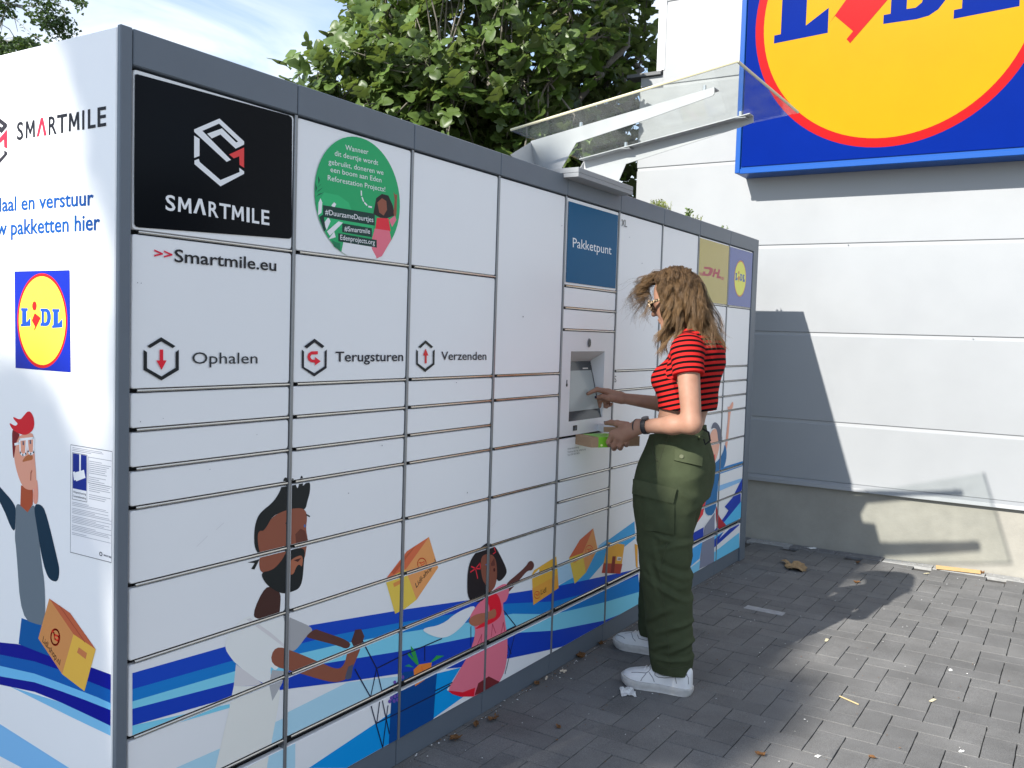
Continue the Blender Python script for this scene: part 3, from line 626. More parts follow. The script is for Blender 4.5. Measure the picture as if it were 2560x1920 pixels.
# blue terminal panel, carrier panels, small marks
def door_rect(n, k0, k1, ins=.012): return [(n * W + .0075 + ins, ZK(k1) + .0085 + ins), (min((n + 1) * W, 4.449) - .0075 - ins, ZK(k1) + .0085 + ins), (min((n + 1) * W, 4.449) - .0075 - ins, ZK(k0) - .0025 - ins), (n * W + .0075 + ins, ZK(k0) - .0025 - ins)]
put(material('panel_blue', (.009, .105, .23), rough=.2, spec=.08), [door_rect(4, 0, 4, .010)])
prt((220, 230, 240), 'Pakketpunt', (297, 803), (652, 872), (297, 716), p1)
SUBJ[0] = 'lettering'
prt((70, 76, 84), 'XL', (747, 610), (798, 620), (747, 545), p1); prt((60, 66, 74), 'S', (680, 573), (698, 573), (680, 515), p2)
for i, s_ in enumerate(('Videobewaking', 'Terminal ID: NL AMST-010', 'Tel. 020 420 0420')):
    prt((92, 96, 104), s_, (248, 1196 + 28 * i), (248 + (105, 168, 110)[i], 1196 + 28 * i - (20, 24, 20)[i]), (248, 1181 + 28 * i), p2)
SUBJ[0] = 'panel_film'
put(material('panel_yellow', (.50, .40, .10), rough=.2), [door_rect(7, 0, 4, .003)])
put(material('panel_indigo', (.085, .12, .36), rough=.2), [door_rect(8, 0, 4, .003)])
DR = (150, 70, 82)
for q in ([(1508, 983), (1560, 987), (1590, 1000), (1588, 1030), (1572, 1062), (1545, 1072), (1490, 1064), (1500, 1026), (1522, 1029), (1517, 1048), (1542, 1050), (1560, 1020), (1554, 1009), (1504, 1002)], [(1600, 1002), (1618, 1004), (1612, 1030), (1632, 1034), (1640, 1006), (1656, 1010), (1638, 1088), (1620, 1084), (1628, 1054), (1608, 1050), (1600, 1080), (1580, 1076)], [(1640, 1010), (1656, 1012), (1645, 1070), (1666, 1074), (1660, 1094), (1626, 1090)]):
    pr(DR, p1(q))
for a, c in (((1465, 1038), (1496, 1044)), ((1466, 1048), (1494, 1054)), ((1468, 1058), (1494, 1064)), ((1668, 1080), (1692, 1084)), ((1666, 1090), (1690, 1094)), ((1664, 1100), (1688, 1104))): line(DR, p1([a, c]), .004)
q = F(p1([(1783, 1090), (1897, 1100), (1843, 925), (1832, 1260)])); ex = (q[0][0] + q[1][0]) / 2; ez = (q[2][1] + q[3][1]) / 2; er = (q[2][1] - q[3][1]) / 2
eb = emblem(None, lambda x, y, k: (ex + x * er, ez + y * er, 0), None)
for f_, mi in zip(eb.f, eb.mi): put(ink(*[(170, 110, 70), (214, 208, 100), (62, 92, 160)][mi]), [[(eb.v[i][0], eb.v[i][1]) for i in f_]])
# scuffs and specks of dirt on the paint (SCUFF)
SUBJ[0] = 'scuff_mark'; r_ = random.Random(17)
for f_, pts_ in ((c2, [(945, 295), (970, 298), (965, 1255), (1122, 1232), (1770, 1344), (1445, 1584)]), (c5, [(1215, 985), (1675, 530), (700, 1420)]), (c6, [(1075, 72), (390, 75)]), (p1, [(195, 606), (820, 712), (935, 952)]), (p2, [(2040, 580)])):
    for x_, y_ in pts_: prs((120, 126, 138), [F(f_(ell(x_, y_, r_.uniform(2, 4), r_.uniform(2, 6), 7)))])
line((176, 184, 198), c3([(1128, 382), (1190, 322)]), .0009); line((176, 184, 198), c3([(1240, 285), (1283, 247)]), .0009); line((180, 186, 200), c6([(1215, 265), (1250, 225)]), .0008)
# cut the print at the door edges and lay it on each door
for x0, x1, z0, z1, d in DOORS:
    if d is None: continue
    groups = {}
    for mt, q, lay, sj in PRINT:
        b, mats = groups.setdefault(sj, (MB(), []))
        xs = [a[0] for a in q]; zz = [a[1] for a in q]
        if max(xs) < x0 or min(xs) > x1 or max(zz) < z0 or min(zz) > z1: continue
        c = clip(q, x0 + .002, x1 - .002, z0 + .002, z1 - .002)
        if not c: continue
        if mt not in mats: mats.append(mt)
        y = -.0004 - lay * 1.3e-5
        ar = sum(c[k - 1][0] * c[k][1] - c[k][0] * c[k - 1][1] for k in range(len(c)))
        if ar < 0: c = c[::-1]
        b.add([(x, y, z) for x, z in c], [list(range(len(c)))], mats.index(mt))
    for sj, (b, mats) in groups.items():
        if b.f: b.build(sj, mats, d)

# ------------------------------------------------------------------ terminal in the fifth column
tp = None
x0, x1, z0, z1 = [d for d in DOORS if d[4] is None][0][:4]
ox0, ox1, oz0, oz1 = 2.087, 2.402, 1.056, 1.352
TW = material('terminal_white', (.74, .745, .75), rough=.4)
b = MB(); y = 0.0; th = .015
for a, c in (((x0, y, z0), (ox0, y + th, z1)), ((ox1, y, z0), (x1, y + th, z1)), ((ox0, y, z0), (ox1, y + th, oz0)), ((ox0, y, oz1), (ox1, y + th, z1))):
    b.box(a, c)
# remove the inner seams: the four pieces butt end to end as one plate
term = b.build('terminal_panel', TW, lock)
b = MB(); ys, zt_ = .070, 1.306; rx0, rx1, rz1 = ox0 + .0006, ox1 - .0006, oz1 - .0006
b.add([(rx0, .0002, rz1), (rx1, .0002, rz1), (rx1, ys, zt_), (rx0, ys, zt_)], [(0, 1, 2, 3)])
b.add([(rx0, .0002, rz1), (rx0, ys, zt_), (rx0, .004, oz0), (rx0, .0002, oz0)], [(0, 1, 2, 3)])
b.add([(rx1, .0002, rz1), (rx1, .0002, oz0), (rx1, .004, oz0), (rx1, ys, zt_)], [(0, 1, 2, 3)])
b.build('recess', material('recess_white', (.66, .665, .67), rough=.45), term)
def on_screen(s, t, off=0): # s across, t up
    return (ox0 + .0015 + (ox1 - ox0 - .003) * s, .004 + (ys - .004) * t - off, oz0 + (zt_ - oz0) * t - off * .26)
b = MB(); b.prism([on_screen(0, 0), on_screen(1, 0), on_screen(1, 1), on_screen(0, 1)], (0, .01, 0)); b.build('screen', material('screen_glass', (.05, .06, .068), rough=.18), term)
dm = material('display_lit', (.19, .22, .23), rough=.2); dm.node_tree.nodes['Principled BSDF'].inputs['Emission Color'].default_value = (.60, .68, .70, 1); dm.node_tree.nodes['Principled BSDF'].inputs['Emission Strength'].default_value = .05
b = MB(); b.add([on_screen(s, t, .0008) for s, t in ((.03, .16), (.97, .16), (.97, .84), (.03, .84))], [(0, 1, 2, 3)]); b.build('display', dm, term)
b = MB(); b.add([on_screen(s, t, .0010) for s, t in ((.72, .865), (.88, .865), (.88, .885), (.72, .885))], [(0, 1, 2, 3)]); b.build('status_bar', ink(190, 200, 205), term)
dark = material('black_plastic', (.012, .012, .013), rough=.25)
def disc(cx, cz, rx, rz, y, n=24): return [(cx + rx * math.cos(2 * math.pi * i / n), y, cz + rz * math.sin(2 * math.pi * i / n)) for i in range(n)]
c = ony(*p2([(450, 211)])[0], 0)
b = MB(); b.prism(disc(c[0], c[2], .0135, .0195, -.0045), (0, .0045, 0)); b.build('camera_bezel', GREYL, term)
b = MB(); b.prism(disc(c[0] - .001, c[2], .0105, .016, -.0062), (0, .0016, 0)); b.build('camera_lens', dark, term)
q = ony(*p2([(320, 995)])[0], 0)
MB().box((q[0] - .017, -.003, q[2] - .011), (q[0] + .017, 0, q[2] + .011), bev=.0008).build('code_reader', dark, term)
MB().box((q[0] - .007, -.0042, q[2] - .006), (q[0] + .010, -.0031, q[2] + .006)).build('reader_window', material('reader_glass', (.10, .11, .13), rough=.1), term)
q = ony(*p2([(246, 585)])[0], 0)
b = MB(); b.prism(disc(q[0], q[2] - .006, .006, .0075, -.002), (0, .002, 0)); b.box((q[0] - .0025, -.0019, q[2] - .001), (q[0] + .0025, 0, q[2] + .015)); b.build('keyhole', dark, term)

# ------------------------------------------------------------------ glass canopy above the terminal
CANW = material('canopy_white', (.40, .41, .42), rough=.4)
def atx(pts, X): return [onx(u, v, X) for u, v in d1(pts)]
A = atx([(195, 655), (1530, 262), (1530, 300), (1518, 318), (980, 510), (525, 660), (385, 858), (240, 828)], 2.0)
B = atx([(585, 797), (1815, 470), (1818, 512), (1722, 548), (1000, 780), (890, 815), (800, 930), (597, 868)], 2.5)
A[6][2] = A[7][2] = ZT - .001; B[6][2] = B[7][2] = ZT - .001
can = MB(); can.prism(A, (.004, 0, 0)); ga = can.build('canopy_bracket', CANW, lock)
can = MB(); can.prism(B, (-.004, 0, 0)); gb = can.build('canopy_bracket', CANW, lock)
def flange(parent, a, c, dx, w=.052):
    b = MB(); a, c = np.array(a), np.array(c); up = np.array([0, 0, .004])
    b.prism([a, c, c + np.array([dx * w, 0, 0]), a + np.array([dx * w, 0, 0])], up); return b.build('flange', CANW, parent)
fa = flange(ga, A[0], A[1], 1); fb = flange(gb, B[0], B[1], -1)
P3 = onz(*d1([(45, 748)])[0], ZT - .001)
b = MB(); b.prism([A[0], A[7], tuple(P3)], (.004, .003, 0)); b.build('gusset', CANW, ga)
P4 = atx([(430, 868)], 2.44)[0]; P4[2] = ZT + .0005
b = MB(); b.prism([B[0], B[7], (2.38, B[7][1] + .03, ZT + .0)], (-.004, .003, 0)); b.build('gusset', CANW, gb)
# sheet of glass lying on the two flanges
dA = (A[1] - A[0]); nrm = np.cross(dA, [1, 0, 0]); nrm /= np.linalg.norm(nrm); nrm = nrm if nrm[2] > 0 else -nrm
base = A[0] + nrm * .009
def onglass(p): d = ray(*d1([p])[0]); return CAM + d * ((base - CAM) @ nrm / (d @ nrm))
g4 = [onglass(p) for p in ((50, 575), (1700, 75), (2140, 445), (560, 790))]
GL = bpy.data.materials.new('canopy_acrylic'); GL.use_nodes = True
n_, l_ = GL.node_tree.nodes, GL.node_tree.links; n_.clear()
mo = n_.new('ShaderNodeOutputMaterial'); tr = n_.new('ShaderNodeBsdfTransparent'); tr.inputs['Color'].default_value = (.95, .965, .95, 1)
gs = n_.new('ShaderNodeBsdfGlossy'); gs.inputs['Roughness'].default_value = .06; fz0 = n_.new('ShaderNodeLayerWeight'); fz0.inputs['Blend'].default_value = .5
fz = n_.new('ShaderNodeMath'); fz.operation = 'MULTIPLY'; fz.inputs[1].default_value = .14; l_.new(fz0.outputs['Facing'], fz.inputs[0])
df = n_.new('ShaderNodeBsdfDiffuse'); df.inputs['Color'].default_value = (.75, .76, .74, 1)
ms = n_.new('ShaderNodeMixShader'); m2 = n_.new('ShaderNodeMixShader')
tcn = n_.new('ShaderNodeTexCoord'); tn = n_.new('ShaderNodeTexNoise'); tn.inputs['Scale'].default_value = 14; tn.inputs['Detail'].default_value = 8; l_.new(tcn.outputs['Object'], tn.inputs['Vector'])
rm = n_.new('ShaderNodeMapRange'); rm.inputs['From Min'].default_value = .4; rm.inputs['From Max'].default_value = .8; rm.inputs['To Min'].default_value = .015; rm.inputs['To Max'].default_value = .11
l_.new(tn.outputs['Fac'], rm.inputs['Value']); l_.new(rm.outputs[0], m2.inputs['Fac'])
l_.new(fz.outputs[0], ms.inputs['Fac']); l_.new(m2.outputs[0], ms.inputs[1]); l_.new(gs.outputs[0], ms.inputs[2])
l_.new(tr.outputs[0], m2.inputs[1]); l_.new(df.outputs[0], m2.inputs[2]); l_.new(ms.outputs[0], mo.inputs['Surface'])
b = MB(); b.prism(g4, nrm * .008); glass = b.build('canopy_glass', GL, lock)
ed = material('acrylic_edge', (.62, .58, .40), rough=.3)
b = MB()
for i, k in ((0, 1), (1, 2)):
    a, c = g4[i] + nrm * .004, g4[k] + nrm * .004; b.tube([a, c], .0052, 6)
b.build('glass_edge', ed, glass)
for br, P, sx in ((ga, A, .026), (gb, B, -.026)):
    for t in (.28, .94):
        c = P[0] + (P[1] - P[0]) * t + np.array([sx, 0, .004])
        MB().tube([c, c + np.array([0, 0, .024])], .007, 10).build('bolt', LIP, br)
        MB().box(c + [-.024, -.03, -.008], c + [.024, .03, -.0055]).build('clamp', CANW, br)
b = MB(); b.box((1.955, -.078, 2.050), (2.47, -.0092, 2.0665), bev=.001); b.box((1.955, -.078, 2.0668), (2.47, .22, 2.088), bev=.002); b.build('canopy_base', material('base_grey', (.30, .31, .32), rough=.45), lock)

# ------------------------------------------------------------------ print on the side panel
def S(pts): return [(-onx(u, v, SPX)[1], onx(u, v, SPX)[2]) for u, v in pts]
SP = []; L2 = [0]; SIDE_ROUND = [False]
def inks(r, g, b_): return material('side_vinyl_%d_%d_%d' % (r, g, b_), (min(.85, lin(r) * 1.05), min(.85, lin(g) * 1.0), min(.85, lin(b_) * .92)), rough=.4, spec=.15)
def sput(mt, polys):
    L2[0] += 1
    for q in polys: SP.append((mt, q, L2[0]))
def sp(col, pts): q = S(pts); sput(inks(*col), [chaikin(q) if SIDE_ROUND[0] and len(q) > 5 else q])
def st(col, s, O, Rr, T, f, w=0.0): a = S(f([O, Rr, T])); sput(inks(*col), textshape(s, a[0], a[1], a[2], w))
def sl(col, pts, w): sput(inks(*col), stroke(S(pts), w))
sp((128, 188, 240), c3([(-300, 1215), (0, 1405), (400, 1659), (500, 1720), (200, 1720), (130, 1659), (0, 1590), (-300, 1420)]))
sp((122, 190, 236), c3([(60, 1190), (350, 1280), (500, 1350), (688, 1440), (688, 1497), (400, 1360)]))
t0 = [(-320, 960), (-150, 940), (0, 935), (100, 945), (200, 968), (350, 1015), (530, 1080), (688, 1138)]
t1 = [(-320, 1010), (-150, 1000), (0, 1005), (200, 1045), (350, 1095), (500, 1155), (688, 1230)]
t2 = [(-320, 1065), (-150, 1060), (0, 1070), (200, 1115), (350, 1170), (560, 1250), (688, 1308)]
t3 = [(-320, 1115), (-150, 1115), (0, 1130), (200, 1165), (350, 1215), (500, 1270), (688, 1345)]
t4 = [(-320, 1150), (-150, 1155), (0, 1178), (200, 1220), (350, 1280), (500, 1350), (688, 1440)]
sp((2, 16, 146), c3(t0 + t1[::-1])); sp((8, 92, 178), c3(t1 + t2[::-1])); sp((110, 188, 240), c3(t2 + t3[::-1])); sp((2, 16, 146), c3(t3 + t4[::-1]))
SIDE_ROUND[0] = True
sp((0, 88, 162), c3([(125, 795), (240, 835), (300, 1020), (108, 944)]))
sp((104, 118, 132), c3([(90, 140), (118, 138), (160, 185), (190, 140), (205, 160), (240, 480), (260, 600), (262, 830), (232, 838), (122, 797), (95, 400), (85, 330), (92, 250)]))
sp((12, 48, 72), c3([(-120, -110), (-20, 10), (0, 40), (90, 140), (92, 200), (85, 330), (0, 110), (-140, -60)])); sp((12, 48, 72), c3([(192, 138), (242, 140), (270, 200), (330, 450), (345, 520), (335, 585), (300, 582), (270, 550), (240, 440), (215, 280)]))
sp((170, 80, 52), c3([(122, 30), (190, 50), (190, 140), (160, 186), (118, 146)]))
sp((224, 152, 136), c3([(190, 60), (205, 20), (215, -10), (222, 70), (218, 138), (192, 138)]))
sp((222, 158, 138), c2([(130, 1352), (215, 1330), (235, 1350), (240, 1480), (250, 1600), (252, 1659)]) + c3([(216, 30), (195, 58), (150, 55), (120, 20)]) + c2([(105, 1560), (95, 1450), (110, 1400)]))
sp((120, 24, 34), c2([(85, 1300), (120, 1330), (142, 1345), (112, 1400), (100, 1500), (92, 1512), (85, 1400)]))
sp((206, 26, 44), c2([(88, 1218), (140, 1245), (165, 1215), (190, 1185), (212, 1185), (235, 1225), (240, 1290), (215, 1332), (170, 1352), (110, 1328), (80, 1300), (62, 1258), (105, 1288), (128, 1270), (100, 1245)]))
sp((176, 104, 62), c2([(152, 1538), (168, 1505), (200, 1480), (230, 1490), (228, 1520), (190, 1526)]))
sl((250, 250, 252), c2([(105, 1412), (135, 1405), (138, 1380), (232, 1370), (238, 1378)]), .006); sl((250, 250, 252), c2([(138, 1385), (142, 1470), (160, 1488), (180, 1478), (184, 1385)]), .006); sl((250, 250, 252), c2([(190, 1382), (196, 1462), (214, 1480), (234, 1468), (236, 1375)]), .006)
sl((90, 90, 110), c2([(162, 1396), (163, 1412)]), .006); sl((90, 90, 110), c2([(211, 1388), (212, 1404)]), .006); sl((170, 90, 70), c2([(214, 1659), (216, 1610), (222, 1595)]), .004)
SIDE_ROUND[0] = False
sp((205, 142, 88), c3([(285, 682), (425, 888), (360, 1118), (222, 912)])); sp((188, 98, 68), c3([(285, 682), (405, 765), (553, 975), (425, 888)])); sp((224, 180, 78), c3([(425, 888), (553, 975), (488, 1216), (360, 1118)])); sp((196, 120, 78), c3([(455, 962), (503, 997), (495, 1032), (445, 993)])); sl((160, 74, 54), c3([(345, 725), (490, 932)]), .003)
q = S(c3(ell(320, 905, 25, 45, 26))); sput(inks(214, 50, 34), stroke(q, .005, True)); sl((214, 50, 34), c3([(302, 868), (312, 880), (318, 915), (338, 928), (338, 900), (314, 890)]), .005)
st((60, 40, 30), 'Lidl-shop.nl', (246, 930), (345, 1068), (252, 898), c3, .012)
# operator's mark, slogan, shop emblem
wordmark(sp, st, (28, 28, 36), c1, ((118, 968), (735, 868)), (118, 131), (('S', 118, 162), ('M', 178, 243), ('R', 337, 394), ('T', 396, 465), ('M', 476, 550), ('I', 570, 584), ('L', 609, 662), ('E', 676, 735)))
sp((206, 40, 66), c1([(254, 946), (283, 815), (298, 812), (324, 936), (306, 939), (291, 852), (270, 943)]))
fl = F(c1([(1338, 820), (1683, 820), (1338, 1288)])); cx0 = 1338; 
def fm(pts):  # front-panel mark -> side panel, same proportions
    zr = S(c1([(50, 895)]))[0]; k = .92; ref = F(c1([(1683, 1020)]))[0]
    return [(zr[0] + (x - ref[0]) * k, zr[1] + (z - ref[1]) * k) for x, z in F(c1(pts))]
for g in LG_W: sput(inks(40, 38, 46), [fm(g)])
sput(inks(206, 40, 66), [fm(LG_R)])
st((0, 72, 150), 'Haal en verstuur', (-48, 1466), (648, 1416), (-48, 1372), c1, .016); st((0, 72, 150), 'Uw pakketten hier', (-82, 1632), (692, 1588), (-82, 1534), c1, .016)
sp((8, 36, 160), c2([(102, 217), (483, 208), (490, 915), (110, 884)]))
q = S(c2([(122, 548), (468, 560), (292, 230), (297, 886)])); ey = (q[0][0] + q[1][0]) / 2; ez2 = (q[2][1] + q[3][1]) / 2; ery = (q[1][0] - q[0][0]) / 2; erz = (q[2][1] - q[3][1]) / 2
eb = emblem(None, lambda x, y, k: (ey + x * ery, ez2 + y * erz, 0), None)
for f_, mi in zip(eb.f, eb.mi): sput(inks(*[(196, 22, 26), (238, 222, 72), (20, 70, 170)][mi]), [[(eb.v[i][0], eb.v[i][1]) for i in f_]])
# camera notice
TLc, TRc, BRc, BLc = [np.array(a) for a in S(c2([(492, 1415), (797, 1465)]) + c3([(663, 480), (408, 415)]))]
def nt(s, t): a = TLc + (TRc - TLc) * s; c = BLc + (BRc - BLc) * s; return tuple(a + (c - a) * t)
def nr(col, s0, s1, t0_, t1_): sput(inks(*col), [[nt(s0, t1_), nt(s1, t1_), nt(s1, t0_), nt(s0, t0_)]])
nr((232, 236, 246), 0, 1, 0, 1)
sput(inks(70, 74, 90), stroke([nt(0, 0), nt(1, 0), nt(1, 1), nt(0, 1)], .0014, True))
nr((20, 44, 140), .05, .37, .075, .40)
sput(inks(236, 240, 250), [[nt(.10, .25), nt(.31, .21), nt(.345, .28), nt(.13, .33)]]); sput(inks(236, 240, 250), stroke([nt(.22, .08), nt(.22, .23)], .006)); sput(inks(236, 240, 250), stroke([nt(.08, .255), nt(.10, .31)], .008))
sput(inks(60, 64, 80), stroke([nt(.04, .07), nt(.38, .07), nt(.38, .50), nt(.04, .50)], .0012, True))
for s_, tt in (('Waarschuwing', .44), ('Camerabewaking', .478)): sput(inks(40, 44, 60), textshape(s_, nt(.06, tt), nt(.36, tt), nt(.06, tt - .020), .012))
rr = random.Random(3)
for t_ in [.020, .034, .048] + [.10 + .018 * i for i in range(21)]:
    s0 = .42 if t_ > .06 else .03
    if rr.random() < .15: continue
    nr((150, 154, 168), s0 + .01, s0 + (.5 if t_ > .06 else .92) * rr.uniform(.45, 1), t_, t_ + .005)
sput(inks(120, 124, 140), stroke([nt(.41, .085), nt(.97, .085), nt(.97, .32), nt(.41, .32)], .001, True))
for i in range(22):
    t_ = .525 + i * .0142
    if i in (3, 8, 14, 19): continue
    nr((158, 162, 176), .04, .04 + .92 * (rr.uniform(.75, 1) if i % 5 else rr.uniform(.3, .6)), t_, t_ + .0045)
sput(inks(60, 64, 80), stroke([nt(.70 + .03 * math.cos(a), .945 + .016 * math.sin(a)) for a in np.linspace(0, 6.28, 9)], .002)); sput(inks(60, 64, 80), textshape('SMARTMILE', nt(.76, .955), nt(.96, .962), nt(.76, .940), .01))
side = [o for o in lock.children if o.name.startswith('side_panel')][0]
b = MB(); mats = []
for mt, q, lay in SP:
    c = clip(q, -DEP - .35, -.008, .01, ZT - .01)
    if not c: continue
    if mt not in mats: mats.append(mt)
    if sum(c[k - 1][0] * c[k][1] - c[k][0] * c[k - 1][1] for k in range(len(c))) < 0: c = c[::-1]
    b.add([(SPX - .0004 - lay * 1.3e-5, -s_, z) for s_, z in c], [list(range(len(c)))], mats.index(mt))
b.build('printed_picture', mats, side)
# seam low on the side panel
q = S(c3([(0, 1590), (130, 1659)]))

# ================================================================== TREES
def leaf_material(name, top, under, vary=.35, rough=.42):
    m = bpy.data.materials.new(name); m.use_nodes = True; n, l = m.node_tree.nodes, m.node_tree.links
    b = n['Principled BSDF']; b.inputs['Roughness'].default_value = rough; o = n['Material Output']
    oi = n.new('ShaderNodeObjectInfo'); ge = n.new('ShaderNodeNewGeometry'); ad = n.new('ShaderNodeMath'); ad.operation = 'ADD'
    l.new(oi.outputs['Random'], ad.inputs[0]); l.new(ge.outputs['Random Per Island'], ad.inputs[1]); fr = n.new('ShaderNodeMath'); fr.operation = 'FRACT'; l.new(ad.outputs[0], fr.inputs[0])
    mr = n.new('ShaderNodeMapRange'); mr.inputs['To Min'].default_value = 1 - vary; mr.inputs['To Max'].default_value = 1 + vary; l.new(fr.outputs[0], mr.inputs['Value'])
    mx_ = n.new('ShaderNodeMix'); mx_.data_type = 'RGBA'; mx_.inputs['A'].default_value = (*top, 1); mx_.inputs['B'].default_value = (*under, 1); l.new(ge.outputs['Backfacing'], mx_.inputs['Factor'])
    vm = n.new('ShaderNodeVectorMath'); vm.operation = 'SCALE'; l.new(mx_.outputs['Result'], vm.inputs[0]); l.new(mr.outputs[0], vm.inputs['Scale']); l.new(vm.outputs['Vector'], b.inputs['Base Color'])
    tl = n.new('ShaderNodeBsdfTranslucent'); v2 = n.new('ShaderNodeVectorMath'); v2.operation = 'MULTIPLY'; v2.inputs[1].default_value = (1.35, 1.5, .7); l.new(vm.outputs['Vector'], v2.inputs[0]); l.new(v2.outputs['Vector'], tl.inputs['Color'])
    ms_ = n.new('ShaderNodeMixShader'); ms_.inputs['Fac'].default_value = .32; l.new(b.outputs[0], ms_.inputs[1]); l.new(tl.outputs[0], ms_.inputs[2]); l.new(ms_.outputs[0], o.inputs['Surface'])
    return m
FIGL = leaf_material('fig_leaf', (.080, .128, .028), (.14, .175, .07))
BARK = material('fig_bark', (.16, .145, .12), rough=.9, vary=.35, vscale=20, bump=.6, bscale=80)
def fig_leaf(seed):
    r_ = random.Random(seed); L = []
    half = [(0, 0), (.10, -.03), (.24, .02), (.30, .12), (.26, .22), (.42, .30), (.50, .42), (.44, .52), (.30, .50), (.20, .52), (.27, .66), (.24, .80), (.13, .93), (0, 1.0)]
    half = [(x * r_.uniform(.86, 1.1), y + r_.uniform(-.015, .015)) if 0 < i < 13 else (x, y) for i, (x, y) in enumerate(half)]
    V = []; Fc = []; fold = r_.uniform(.15, .45); droop = r_.uniform(.25, .75); wav = r_.uniform(.02, .06)
    def z(x, y): return fold * abs(x) - droop * y * y * .55 + wav * math.sin(9 * y + 14 * x)
    for sgn in (1, -1):
        o = len(V); m_ = len(half)
        for x, y in half: V.append((sgn * x, y, z(x, y)))
        for x, y in half: V.append((sgn * x * .0, y, z(0, y)) if True else 0)
        for x, y in half: V.append((sgn * x * .5, y * .97 + .01, z(x * .5, y) + .015))
        for i in range(m_ - 1):
            a, b_, c_, d_ = o + i, o + i + 1, o + 2 * m_ + i, o + 2 * m_ + i + 1; e_, f_ = o + m_ + i, o + m_ + i + 1
            q1 = [a, b_, d_, c_]; q2 = [c_, d_, f_, e_]
            Fc += [q1, q2] if sgn > 0 else [q1[::-1], q2[::-1]]
    # petiole
    o = len(V); V += [(-.012, 0, 0), (.012, 0, 0), (.01, -.42, .10), (-.01, -.42, .10)]; Fc.append([o, o + 1, o + 2, o + 3])
    me = bpy.data.meshes.new('leaf'); me.from_pydata([tuple(map(float, v)) for v in V], [], Fc); me.materials.append(FIGL); me.validate()
    bm = bmesh.new(); bm.from_mesh(me); bmesh.ops.remove_doubles(bm, verts=bm.verts, dist=1e-4); bmesh.ops.dissolve_degenerate(bm, edges=bm.edges, dist=1e-4); bm.to_mesh(me); bm.free(); me.update()
    me.polygons.foreach_set('use_smooth', [True] * len(me.polygons))
    return me
LM = [fig_leaf(i) for i in range(7)]
def at_px(u, v, dist): d = ray(u, v); return CAM + d * dist
ELL = [(at_px(1290, 40, 7.3), (1.30, 1.25, 1.45)), (at_px(1030, 235, 6.9), (.72, .75, .62)), (at_px(1470, 260, 7.0), (.80, .75, .85)), (at_px(1260, -330, 7.4), (1.30, 1.3, 1.2)), (at_px(835, 245, 6.8), (.42, .36, .24)), (at_px(1180, 420, 7.1), (.95, .8, .9)), (at_px(1590, 60, 7.05), (.48, .40, .80)), (at_px(965, 60, 7.2), (.35, .4, .4)), (at_px(1530, 330, 7.7), (.5, .5, .8)), (at_px(1560, 110, 7.7), (.45, .45, .7)), (at_px(1400, 420, 7.3), (.6, .6, .5)), (at_px(925, 215, 6.9), (.5, .45, .36))]
fig = empty('fig_tree', (5.0, 3.0, 0), 'big green fig tree with lobed leaves behind the parcel locker', 'tree')
fr_ = random.Random(21)
tips = []
vol = [e[1][0] * e[1][1] * e[1][2] for e in ELL]
while len(tips) < 1350:
    e = fr_.choices(ELL, [v ** .8 for v in vol])[0]
    d = np.array([fr_.gauss(0, 1) for i in range(3)]); d /= np.linalg.norm(d)
    P = e[0] + d * np.array(e[1]) * fr_.uniform(.25, 1) ** .45
    if P[1] - .225 * (WX - P[0]) < (1.30 if P[2] < 3.4 else 1.18) or (P[0] > 5.0 and P[1] < 1.45): continue
    if P[2] < .9: continue
    tips.append((P, e[0]))
stem = np.array([5.0, 3.0, 0.0])
limb_pts = []
def limb(p, q, r0, r1, bend, name='limb', parent=fig):
    p, q = np.array(p), np.array(q); pts = []
    for i in range(9):
        t = i / 8; c = p + (q - p) * t + np.array(bend) * math.sin(t * math.pi) + np.array([fr_.gauss(0, .02) for k in range(3)])
        pts.append(c); limb_pts.append(c)
    MB().tube(pts, [r0 + (r1 - r0) * i / 8 for i in range(9)], 8).build(name, BARK, parent, smooth=True)
    return pts
tr0 = limb(stem, (4.95, 2.9, 1.7), .10, .075, (.05, .03, 0), 'trunk')
lp2 = at_px(1569, 200, 7.45)
for e, (c, rr_) in enumerate(ELL):
    limb(tr0[5 + e % 4], c + np.array([.1, .1, -.1]), .05, .022, (fr_.uniform(-.2, .2), fr_.uniform(-.2, .2), .15))
limb((5.15, 2.0, .0), at_px(1572, 225, 7.5), .05, .04, (0, .05, 0)); limb(at_px(1572, 225, 7.5), at_px(1590, 150, 7.5), .035, .02, (.02, 0, 0)); limb(at_px(1572, 225, 7.5), at_px(1530, 140, 7.4), .022, .012, (.0, 0, .02))
limb(at_px(1080, 175, 6.6), at_px(1360, 210, 6.7), .010, .014, (0, 0, .03)); limb(at_px(1440, 60, 6.8), at_px(1400, -20, 6.8), .016, .010, (0, 0, 0)); limb(at_px(1440, 60, 6.8), at_px(1500, 200, 7.1), .016, .02, (0, 0, 0)); limb(at_px(1425, 25, 6.8), at_px(1432, -20, 6.8), .010, .007, (0, 0, 0))
limb_arr = np.array(limb_pts)
tw = MB(); leaves = []
